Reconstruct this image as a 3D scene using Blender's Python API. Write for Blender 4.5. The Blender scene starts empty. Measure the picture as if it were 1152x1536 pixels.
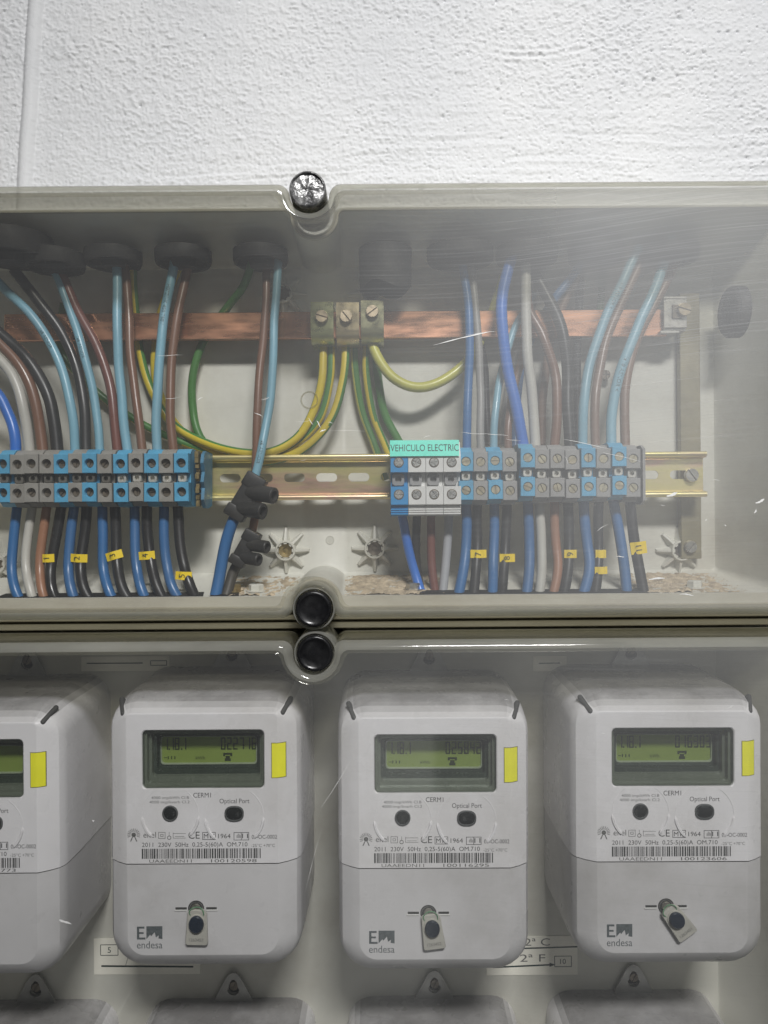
import bpy, bmesh, math, random
import numpy as np
from mathutils import Vector, Matrix

# ------------------------------------------------------------------ camera, light, exposure
random.seed(7)
S = bpy.context.scene
C = S.collection
MM = 0.001
F_PX, CX_PX, CY_PX, ROLL = 1155.0, 576.0, 768.0, math.radians(0.45)
EYE_Z = 1500.0                                     # camera height in mm

cam_d = bpy.data.cameras.new('camera')
cam = bpy.data.objects.new('camera', cam_d)
C.objects.link(cam)
cam.location = (0, 0, EYE_Z * MM)
cam.matrix_world = Matrix.Translation((0, 0, EYE_Z * MM)) @ Matrix.Rotation(math.radians(90), 4, 'X') @ Matrix.Rotation(-ROLL, 4, 'Z')
cam_d.sensor_fit = 'VERTICAL'
cam_d.sensor_height = 36.0
cam_d.lens = F_PX / 1536.0 * 36.0
cam_d.clip_start = 0.01
cam_d.clip_end = 50
S.camera = cam

world = bpy.data.worlds.new('World')
S.world = world
world.use_nodes = True
wb = world.node_tree.nodes['Background']
wb.inputs[0].default_value = (0.93, 0.97, 1.0, 1)
wb.inputs[1].default_value = 0.045

def area(name, loc, target, sx, sy, power, col, spread=54):
    d = bpy.data.lights.new(name, 'AREA')
    d.shape = 'RECTANGLE'
    d.size, d.size_y, d.energy, d.color = sx, sy, power, col
    d.spread = math.radians(spread)
    o = bpy.data.objects.new(name, d)
    C.objects.link(o)
    o.location = loc
    o.rotation_euler = (Vector(target) - Vector(loc)).to_track_quat('-Z', 'Y').to_euler()
    return o
LAMP_W = 5.0
# the ceiling luminaire of the meter room, up in front of the boxes
area('ceiling_lamp', (0.35, -1.15, 2.95), (0.12, 0.55, 1.54), 0.65, 0.22, LAMP_W, (1.0, 0.99, 0.985))

# two panel lights added behind the viewer for upright reflections in the clear covers
area('low_reflection_panel', (0.0, -0.80, 0.74), (0.0, 0.55, 0.74), 0.225, 0.80, 0.34, (1.0, 1.0, 0.98), 180)
area('side_reflection_panel', (0.80, -0.80, 1.90), (0.80, 0.55, 1.90), 0.71, 0.84, 1.2, (0.94, 0.98, 1.0), 180)

S.view_settings.view_transform = 'Standard'
S.view_settings.look = 'None'
S.view_settings.exposure = 0.0
S.view_settings.gamma = 1.0
S.cycles.use_denoising = True
S.cycles.adaptive_threshold = 0.02
S.cycles.max_bounces = 5
S.cycles.diffuse_bounces = 3
S.cycles.glossy_bounces = 2
S.cycles.transparent_max_bounces = 24

# ------------------------------------------------------------------ helpers
SR, CR = math.sin(ROLL), math.cos(ROLL)
def W(px, py, D):
    """photo position at a distance D (mm) in front of the eye -> place in mm (x, depth, height)"""
    u, v = (px - CX_PX) / F_PX, (CY_PX - py) / F_PX
    return Vector(((u * CR + v * SR) * D, D, (-u * SR + v * CR) * D + EYE_Z))

def thing(name, label, cat, loc, group=None, rot=None):
    o = bpy.data.objects.new(name, None)
    o.empty_display_size = 0.01
    C.objects.link(o)
    o.location = Vector(loc) * MM
    if rot: o.rotation_euler = rot
    return tag(o, label, cat, group)

def tag(o, label, cat, group=None, kind=None):
    if label: o['label'] = label
    if cat: o['category'] = cat
    if group: o['group'] = group
    if kind: o['kind'] = kind
    return o

def link(name, me, parent=None, loc=(0, 0, 0), rot=None):
    o = bpy.data.objects.new(name, me)
    C.objects.link(o)
    o.location = Vector(loc) * MM
    if rot: o.rotation_euler = rot
    if parent: o.parent = parent
    return o

def copy_tree(o, parent=None):
    c = o.copy()
    C.objects.link(c)
    c.parent = parent
    for ch in o.children:
        copy_tree(ch, c)
    return c

class MB:
    """collects shapes (mm) and turns them into one mesh"""
    def __init__(s):
        s.v, s.f, s.m = [], [], []
    def add(s, vs, fs, mi=0, M=None):
        b = len(s.v)
        s.v += [tuple(M @ Vector(p)) for p in vs] if M is not None else [tuple(p) for p in vs]
        s.f += [tuple(i + b for i in f) for f in fs]
        s.m += [mi] * len(fs)
        return s
    def box(s, x0, x1, y0, y1, z0, z1, bev=0.0, mi=0, M=None, seg=1):
        if bev <= 0:
            vs = [(x0,y0,z0),(x1,y0,z0),(x1,y1,z0),(x0,y1,z0),(x0,y0,z1),(x1,y0,z1),(x1,y1,z1),(x0,y1,z1)]
            fs = [(0,3,2,1),(4,5,6,7),(0,1,5,4),(1,2,6,5),(2,3,7,6),(3,0,4,7)]
            return s.add(vs, fs, mi, M)
        bm = bmesh.new()
        bmesh.ops.create_cube(bm, size=1)
        for v in bm.verts:
            v.co = Vector(((x0+x1)/2 + v.co.x*(x1-x0), (y0+y1)/2 + v.co.y*(y1-y0), (z0+z1)/2 + v.co.z*(z1-z0)))
        bmesh.ops.bevel(bm, geom=list(bm.edges), offset=bev, segments=seg, affect='EDGES', profile=0.5)
        bm.verts.index_update()
        s.add([v.co.copy() for v in bm.verts], [[v.index for v in f.verts] for f in bm.faces], mi, M)
        bm.free()
        return s
    def loft(s, rings, cap0=False, cap1=False, mi=0, M=None, closed=True):
        n = len(rings[0])
        vs = [p for r in rings for p in r]
        fs = []
        for k in range(len(rings) - 1):
            for i in range(n if closed else n - 1):
                j = (i + 1) % n
                fs.append((k*n+i, k*n+j, (k+1)*n+j, (k+1)*n+i))
        if cap0: fs.append(tuple(range(n))[::-1])
        if cap1: fs.append(tuple((len(rings)-1)*n + i for i in range(n)))
        return s.add(vs, fs, mi, M)
    def lathe(s, prof, n=20, c=(0, 0, 0), axis='y', cap0=True, cap1=True, mi=0, M=None):
        """prof: (radius, position along axis)"""
        rings = []
        for r, a in prof:
            ring = []
            for i in range(n):
                t = 2 * math.pi * i / n
                p, q = r * math.cos(t), r * math.sin(t)
                ring.append({'y': (c[0]+p, c[1]+a, c[2]+q), 'z': (c[0]+p, c[1]+q, c[2]+a), 'x': (c[0]+a, c[1]+p, c[2]+q)}[axis])
            rings.append(ring)
        return s.loft(rings, cap0, cap1, mi, M)
    def prism_x(s, prof, x0, x1, mi=0, M=None):
        """prof: (y, z) outline extruded along x"""
        return s.loft([[(x0, y, z) for y, z in prof], [(x1, y, z) for y, z in prof]], True, True, mi, M)
    def prism_y(s, prof, y0, y1, mi=0, M=None):
        """prof: (x, z) outline extruded along y"""
        return s.loft([[(x, y0, z) for x, z in prof], [(x, y1, z) for x, z in prof]], True, True, mi, M)
    def quad(s, x0, x1, z0, z1, y, mi=0):
        return s.add([(x0,y,z0),(x1,y,z0),(x1,y,z1),(x0,y,z1)], [(0,1,2,3)], mi)
    def text(s, body, x, z, y, h, w=None, rot=0.0, align=0.5, mi=0, fn=None):
        """flat lettering in the plane y, facing the viewer; h = capital height"""
        vs, fs, tw = TEXTS[body]
        k = h / CAP_H
        kx = (w / tw) if w else k
        ca, sa = math.cos(rot), math.sin(rot)
        out = []
        for a, b in vs:
            p, q = (a - tw * align) * kx, b * k - h / 2
            p, q = p * ca - q * sa, p * sa + q * ca
            out.append(fn(x + p, z + q) if fn else (x + p, y, z + q))
        return s.add(out, fs, mi)
    def mesh(s, name, mats, smooth=True, angle=35):
        me = bpy.data.meshes.new(name)
        me.from_pydata([(p[0]*MM, p[1]*MM, p[2]*MM) for p in s.v], [], s.f)
        for m in mats if isinstance(mats, (list, tuple)) else [mats]:
            me.materials.append(m)
        if any(s.m): me.polygons.foreach_set('material_index', s.m)
        bm = bmesh.new()
        bm.from_mesh(me)
        bmesh.ops.recalc_face_normals(bm, faces=bm.faces)
        bm.to_mesh(me)
        bm.free()
        if smooth:
            me.shade_smooth()
            me.set_sharp_from_angle(angle=math.radians(angle))
        return me
    def build(s, name, mats, parent=None, loc=(0, 0, 0), rot=None, smooth=True, angle=35):
        return link(name, s.mesh(name, mats, smooth, angle), parent, loc, rot)

# lettering, converted once from the built-in font
STRINGS = ['VEHICULO ELECTRIC', 'CERM1', '4000 imp/kWh Cl.B', '4000 imp/kvarh Cl.2', 'Optical Port', 'enel', 'CE', 'M11', '1964', '11', '09-OC-0002',
           '2011  230V  50Hz  0,25-5(60)A  OM.710', '-25°C +70°C', 'UAAEEDN11', '100116295', '100120598', '100123606', '100119773', 'E', 'endesa',
           '1263457', '1263452', '1263451', '5', '2ª C', '2ª F', '10', '1', '2', '3', '4', '7', '8', '9', '1x10 AENOR <', 'H07Z1-K 450/750V', '1x6 AENOR', 'kWh', '8 A']
TEXTS, CAP_H = {}, 0.72
def make_texts():
    global CAP_H
    tmp = []
    for t in STRINGS + ['H']:
        cu = bpy.data.curves.new('t', 'FONT')
        cu.body, cu.size, cu.resolution_u, cu.offset = t, 1.0, 3, 0.0
        o = bpy.data.objects.new('t', cu)
        C.objects.link(o)
        tmp.append((t, o, cu))
    dg = bpy.context.evaluated_depsgraph_get()
    dg.update()
    for t, o, cu in tmp:
        me = bpy.data.meshes.new_from_object(o.evaluated_get(dg))
        vs = [(v.co.x, v.co.y) for v in me.vertices]
        fs = [tuple(p.vertices) for p in me.polygons]
        x0 = min(v[0] for v in vs)
        vs = [(a - x0, b) for a, b in vs]
        TEXTS[t] = (vs, fs, max(v[0] for v in vs))
        bpy.data.meshes.remove(me)
    for t, o, cu in tmp:
        bpy.data.objects.remove(o)
        bpy.data.curves.remove(cu)
    CAP_H = max(v[1] for v in TEXTS['H'][0])
make_texts()

# ------------------------------------------------------------------ materials
def new_mat(name):
    m = bpy.data.materials.new(name)
    m.use_nodes = True
    nt = m.node_tree
    nt.nodes.clear()
    out = nt.nodes.new('ShaderNodeOutputMaterial')
    return m, nt, out

def N(nt, typ, **kw):
    n = nt.nodes.new('ShaderNode' + typ)
    for k, v in kw.items():
        if k.startswith('i_'):
            key = k[2:].replace('_', ' ')
            n.inputs[key].default_value = v
        else:
            setattr(n, k, v)
    return n

def coords(nt, scale=(1, 1, 1), rot=(0, 0, 0), random_shift=False):
    tc = N(nt, 'TexCoord')
    mp = N(nt, 'Mapping')
    mp.inputs['Scale'].default_value = scale
    mp.inputs['Rotation'].default_value = rot
    nt.links.new(tc.outputs['Object'], mp.inputs['Vector'])
    if random_shift:
        oi = N(nt, 'ObjectInfo')
        mul = N(nt, 'Math', operation='MULTIPLY')
        mul.inputs[1].default_value = 7.3
        nt.links.new(oi.outputs['Random'], mul.inputs[0])
        nt.links.new(mul.outputs[0], mp.inputs['Location'])
    return mp.outputs[0]

def noise(nt, vec, scale, detail=4.0, rough=0.55):
    n = N(nt, 'TexNoise', i_Scale=scale, i_Detail=detail, i_Roughness=rough)
    nt.links.new(vec, n.inputs['Vector'])
    return n.outputs['Fac']

def ramp(nt, fac, stops):
    r = N(nt, 'ValToRGB')
    e = r.color_ramp.elements
    while len(e) < len(stops): e.new(0.5)
    for k, (p, c) in enumerate(stops):
        e[k].position = p
        e[k].color = (*c, 1) if len(c) == 3 else c
    nt.links.new(fac, r.inputs[0])
    return r.outputs[0]

def mixc(nt, fac, a, b):
    m = N(nt, 'Mix', data_type='RGBA')
    for sock, val in ((m.inputs[0], fac), (m.inputs[6], a), (m.inputs[7], b)):
        if hasattr(val, 'is_linked') or isinstance(val, bpy.types.NodeSocket): nt.links.new(val, sock)
        elif isinstance(val, (int, float)): sock.default_value = val
        else: sock.default_value = (*val, 1)
    return m.outputs[2]

def mth(nt, op, a, b=0.0):
    m = N(nt, 'Math', operation=op)
    for i, val in enumerate((a, b)):
        if isinstance(val, bpy.types.NodeSocket): nt.links.new(val, m.inputs[i])
        else: m.inputs[i].default_value = val
    return m.outputs[0]

def pbr(name, col, rough=0.5, metal=0.0, var=0.12, vscale=60.0, dirt=None, dirt_amt=0.0, bump=0.0, bscale=400.0, spec=0.5, rvar=0.1, stretch=(1, 1, 1), shift=True, trans=0.0, soot_shade=0.0):
    """plain surface with mottling, optional grime and fine relief"""
    m, nt, out = new_mat(name)
    v = coords(nt, stretch, random_shift=shift)
    n1 = noise(nt, v, vscale, 5)
    lo = tuple(c * (1 - var) for c in col)
    hi = tuple(min(1, c * (1 + var)) for c in col)
    c = ramp(nt, n1, [(0.3, lo), (0.7, hi)])
    if dirt is not None:
        n2 = noise(nt, v, vscale * 0.45, 8, 0.7)
        k = ramp(nt, n2, [(0.45, (0, 0, 0)), (0.75, (dirt_amt,) * 3)])
        c = mixc(nt, k, c, dirt)
    b = N(nt, 'BsdfPrincipled', i_Metallic=metal)
    b.inputs['Specular IOR Level'].default_value = spec
    if trans: b.inputs['Subsurface Weight'].default_value = trans; b.inputs['Subsurface Scale'].default_value = 0.002
    nt.links.new(c, b.inputs['Base Color'])
    rr = ramp(nt, noise(nt, v, vscale * 2.3, 3), [(0.3, (max(0.02, rough - rvar),) * 3), (0.7, (min(1, rough + rvar),) * 3)])
    nt.links.new(rr, b.inputs['Roughness'])
    if soot_shade:                                            # soot on upward faces, darkened further to paint in their shade
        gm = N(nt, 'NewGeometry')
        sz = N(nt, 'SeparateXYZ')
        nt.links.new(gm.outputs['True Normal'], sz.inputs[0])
        k = ramp(nt, sz.outputs[2], [(0.60, (0, 0, 0)), (0.93, (soot_shade,) * 3)])
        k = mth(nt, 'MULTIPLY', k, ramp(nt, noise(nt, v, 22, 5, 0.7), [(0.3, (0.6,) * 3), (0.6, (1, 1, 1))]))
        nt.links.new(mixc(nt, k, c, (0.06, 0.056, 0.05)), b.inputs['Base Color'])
    if bump:
        bp = N(nt, 'Bump', i_Strength=1.0, i_Distance=bump * MM)
        nt.links.new(noise(nt, v, bscale, 4), bp.inputs['Height'])
        nt.links.new(bp.outputs[0], b.inputs['Normal'])
    nt.links.new(b.outputs[0], out.inputs[0])
    return m

M = {}
M['box'] = pbr('box_plastic', (0.645, 0.64, 0.575), 0.5, var=0.06, vscale=14, dirt=(0.27, 0.23, 0.16), dirt_amt=0.5, bump=0.05, bscale=500, shift=False)
M['box_floor'] = pbr('dusty_plastic', (0.44, 0.42, 0.35), 0.7, var=0.1, vscale=40, dirt=(0.36, 0.28, 0.17), dirt_amt=0.85, bump=0.3, bscale=300, shift=False)
M['ledge'] = pbr('grimy_ledge', (0.50, 0.475, 0.39), 0.5, var=0.12, vscale=30, dirt=(0.22, 0.18, 0.11), dirt_amt=0.7, stretch=(0.3, 1, 1), shift=False)
M['strip'] = pbr('joint_plastic', (0.48, 0.455, 0.36), 0.5, var=0.12, vscale=30, dirt=(0.12, 0.10, 0.06), dirt_amt=0.6, stretch=(0.15, 1, 1), shift=False)
M['rubber'] = pbr('black_rubber', (0.022, 0.022, 0.023), 0.6, var=0.3, vscale=80, dirt=(0.10, 0.095, 0.085), dirt_amt=0.4)
M['cap'] = pbr('black_cap', (0.006, 0.006, 0.007), 0.3, var=0.3, vscale=120, dirt=(0.03, 0.03, 0.03), dirt_amt=0.4)
M['cap_worn'] = pbr('worn_cap', (0.16, 0.16, 0.162), 0.3, metal=0.5, var=0.7, vscale=240, dirt=(0.70, 0.70, 0.68), dirt_amt=1.0, bump=0.9, bscale=300)
M['copper'] = pbr('copper', (0.86, 0.45, 0.28), 0.28, metal=0.92, var=0.08, vscale=45, dirt=(0.45, 0.20, 0.11), dirt_amt=0.35, stretch=(0.22, 1, 1.0), shift=False, rvar=0.15)
M['steel'] = pbr('steel', (0.52, 0.50, 0.45), 0.36, metal=0.9, var=0.2, vscale=200, dirt=(0.12, 0.09, 0.06), dirt_amt=0.4)
M['steel_bright'] = pbr('bright_screw', (0.72, 0.71, 0.68), 0.32, metal=0.8, var=0.2, vscale=250)
M['steel_dark'] = pbr('dull_screw', (0.22, 0.19, 0.15), 0.45, metal=0.7, var=0.3, vscale=250, dirt=(0.05, 0.035, 0.02), dirt_amt=0.6)
M['brass'] = pbr('dull_brass', (0.42, 0.33, 0.16), 0.42, metal=0.85, var=0.25, vscale=220, dirt=(0.14, 0.09, 0.04), dirt_amt=0.5)
M['dark'] = pbr('dark_cavity', (0.012, 0.012, 0.012), 0.7, var=0.2)
M['grey_term'] = pbr('grey_terminal', (0.30, 0.29, 0.265), 0.5, var=0.08, vscale=90, dirt=(0.13, 0.115, 0.09), dirt_amt=0.4)
M['grey_term_r'] = pbr('grey_terminal_clean', (0.32, 0.315, 0.305), 0.45, var=0.06, vscale=90, dirt=(0.14, 0.13, 0.11), dirt_amt=0.25)
M['blue_term'] = pbr('blue_terminal', (0.105, 0.39, 0.61), 0.42, var=0.08, vscale=90, dirt=(0.06, 0.14, 0.22), dirt_amt=0.45)
M['blue_plate'] = pbr('blue_plate', (0.05, 0.20, 0.33), 0.5, var=0.15, vscale=70, dirt=(0.06, 0.08, 0.09), dirt_amt=0.7)
M['blue_ev'] = pbr('blue_terminal_new', (0.03, 0.26, 0.56), 0.4, var=0.04, vscale=90)
M['white_ev'] = pbr('white_terminal', (0.72, 0.72, 0.70), 0.4, var=0.03, vscale=90, dirt=(0.5, 0.48, 0.44), dirt_amt=0.25)
M['grey_ev'] = pbr('grey_marker', (0.27, 0.27, 0.27), 0.4, var=0.06)
M['teal'] = pbr('teal_label', (0.06, 0.76, 0.57), 0.38, var=0.05, vscale=30)
M['ink'] = pbr('ink', (0.012, 0.03, 0.03), 0.6, var=0.1)
M['print'] = pbr('grey_print', (0.06, 0.06, 0.06), 0.6, var=0.3, vscale=900)
M['print_l'] = pbr('faded_print', (0.13, 0.13, 0.125), 0.6, var=0.3, vscale=900)
M['meter'] = pbr('meter_plastic', (0.755, 0.745, 0.755), 0.30, var=0.03, vscale=18, dirt=(0.48, 0.46, 0.43), dirt_amt=0.55, bump=0.035, bscale=900, soot_shade=0.72)
M['meter_cover'] = pbr('meter_plastic_shaded', (0.60, 0.592, 0.595), 0.34, var=0.05, vscale=20, dirt=(0.33, 0.315, 0.29), dirt_amt=0.6, bump=0.035, bscale=900)  # same plastic as the case, base darkened to paint its weaker light
M['slot'] = pbr('groove_dark', (0.05, 0.05, 0.048), 0.6, var=0.2)
M['lcd_frame'] = pbr('display_frame', (0.045, 0.055, 0.045), 0.22, var=0.15, vscale=80)
M['lcd_frame_l'] = pbr('display_step', (0.17, 0.175, 0.15), 0.2, var=0.1, vscale=80)
M['lcd'] = pbr('lcd_green', (0.30, 0.36, 0.085), 0.35, var=0.06, vscale=25)
M['lcd_ink'] = pbr('lcd_ink', (0.03, 0.038, 0.012), 0.5, var=0.1)
M['yellow'] = pbr('yellow_sticker', (0.88, 0.86, 0.025), 0.5, var=0.05, vscale=60)
M['tagyel'] = pbr('yellow_tag', (0.93, 0.68, 0.03), 0.45, var=0.06, vscale=60)
M['black_port'] = pbr('black_port', (0.012, 0.014, 0.014), 0.12, var=0.2)
M['port_rim'] = pbr('port_rim', (0.085, 0.09, 0.09), 0.3, var=0.15)
M['sticker_edge'] = pbr('sticker_edge', (0.14, 0.13, 0.03), 0.6, var=0.2)  # dark rim painted for the shadow and dirt round the sticker
M['seal'] = pbr('seal_plastic', (0.43, 0.42, 0.375), 0.35, var=0.1, vscale=60)
M['seal_blue'] = pbr('seal_plug', (0.012, 0.02, 0.035), 0.3, var=0.2)
M['seal_wire'] = pbr('seal_wire', (0.10, 0.22, 0.12), 0.4, var=0.2)
M['paper'] = pbr('paper', (0.86, 0.84, 0.74), 0.8, var=0.05, vscale=40)
M['zinc_tab'] = pbr('zinc_tab', (0.42, 0.42, 0.40), 0.4, metal=0.6, var=0.15, vscale=90, dirt=(0.15, 0.13, 0.1), dirt_amt=0.35)
M['white_fleck'] = pbr('scuff', (0.85, 0.85, 0.83), 0.5, var=0.05)
M['debris'] = pbr('debris', (0.46, 0.38, 0.27), 0.9, var=0.4, vscale=150)
M['connector'] = pbr('connector_black', (0.02, 0.02, 0.019), 0.5, var=0.3, vscale=120, dirt=(0.09, 0.08, 0.065), dirt_amt=0.35)
for k, col in dict(blue=(0.034, 0.145, 0.35), bright=(0.03, 0.17, 0.60), light=(0.21, 0.42, 0.52), brown=(0.185, 0.095, 0.06), red=(0.17, 0.065, 0.05), tan=(0.34, 0.17, 0.10),
                   black=(0.022, 0.022, 0.022), white=(0.53, 0.52, 0.47), grey=(0.30, 0.295, 0.28), yel=(0.60, 0.47, 0.03), green=(0.06, 0.20, 0.04), yelpale=(0.56, 0.55, 0.10)).items():
    M['w_' + k] = pbr('wire_' + k, col, 0.36, var=0.06, vscale=35, dirt=tuple(0.4 * c + 0.06 for c in col), dirt_amt=0.6, rvar=0.12, stretch=(1, 1, 0.4))

M['zinc_olive'] = pbr('olive_zinc', (0.30, 0.27, 0.17), 0.45, metal=0.5, var=0.12, vscale=40, dirt=(0.14, 0.12, 0.08), dirt_amt=0.5)
M['brass_screw'] = pbr('clamp_screw', (0.46, 0.38, 0.26), 0.4, metal=0.8, var=0.2, vscale=150, dirt=(0.2, 0.14, 0.08), dirt_amt=0.4)
M['yoke_a'] = pbr('yoke_green', (0.50, 0.52, 0.28), 0.32, metal=0.85, var=0.12, vscale=60, dirt=(0.2, 0.18, 0.1), dirt_amt=0.3)
M['yoke_b'] = pbr('yoke_pink', (0.58, 0.49, 0.30), 0.34, metal=0.85, var=0.12, vscale=60, dirt=(0.22, 0.17, 0.1), dirt_amt=0.3)
M['yoke_c'] = pbr('yoke_olive', (0.42, 0.41, 0.25), 0.34, metal=0.85, var=0.12, vscale=60, dirt=(0.2, 0.18, 0.1), dirt_amt=0.3)
M['post'] = pbr('post_metal', (0.66, 0.64, 0.58), 0.4, metal=0.5, var=0.1, vscale=100)
M['post_dull'] = pbr('post_dull', (0.16, 0.15, 0.13), 0.5, metal=0.4, var=0.15, vscale=100)
M['brass_pale'] = pbr('pale_screw', (0.60, 0.55, 0.40), 0.38, metal=0.75, var=0.18, vscale=150, dirt=(0.34, 0.2, 0.12), dirt_amt=0.4)
M['w_tanb'] = pbr('wire_dull_brown', (0.215, 0.135, 0.095), 0.38, var=0.06, vscale=35, dirt=(0.13, 0.09, 0.07), dirt_amt=0.4)
M['w_green2'] = pbr('wire_dark_green', (0.05, 0.115, 0.05), 0.4, var=0.08, vscale=35)
M['w_yelg'] = M['w_yelpale']; M['w_yelp'] = M['w_yel']
M['w_greyb'] = pbr('wire_pale_grey', (0.36, 0.37, 0.39), 0.38, var=0.05, vscale=35)
M['w_blackb'] = pbr('wire_dirty', (0.06, 0.055, 0.045), 0.5, var=0.2, vscale=35)
M['emblem'] = pbr('emblem_print', (0.10, 0.115, 0.12), 0.6, var=0.3, vscale=700)
M['lip'] = pbr('slot_lip', (0.55, 0.55, 0.53), 0.4, var=0.05)
M['glass_edge'] = pbr('display_edge', (0.42, 0.44, 0.34), 0.15, var=0.1)

def zinc(name):
    """yellow-passivated zinc: yellow, pink and green film colours on metal"""
    m, nt, out = new_mat(name)
    v = coords(nt, (0.35, 1, 1.6))
    c = ramp(nt, noise(nt, v, 38, 3), [(0.25, (0.48, 0.56, 0.28)), (0.40, (0.78, 0.70, 0.30)), (0.53, (0.82, 0.70, 0.38)), (0.64, (0.76, 0.50, 0.38)), (0.78, (0.60, 0.66, 0.36))])
    c = mixc(nt, ramp(nt, noise(nt, v, 60, 7, 0.7), [(0.52, (0, 0, 0)), (0.82, (0.6, 0.6, 0.6))]), c, (0.2, 0.18, 0.11))
    b = N(nt, 'BsdfPrincipled', i_Metallic=0.7, i_Roughness=0.3)
    nt.links.new(c, b.inputs['Base Color'])
    nt.links.new(b.outputs[0], out.inputs[0])
    return m
M['zinc'] = zinc('passivated_zinc')

def fresnel(nt, ior):
    """reflectance of a thin clear sheet, the same from both sides"""
    g = N(nt, 'NewGeometry')
    k = N(nt, 'Mix', data_type='FLOAT')
    nt.links.new(g.outputs['Backfacing'], k.inputs[0])
    k.inputs[2].default_value, k.inputs[3].default_value = ior, 1.0 / ior
    f = N(nt, 'Fresnel')
    nt.links.new(k.outputs[0], f.inputs[0])
    return f

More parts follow.
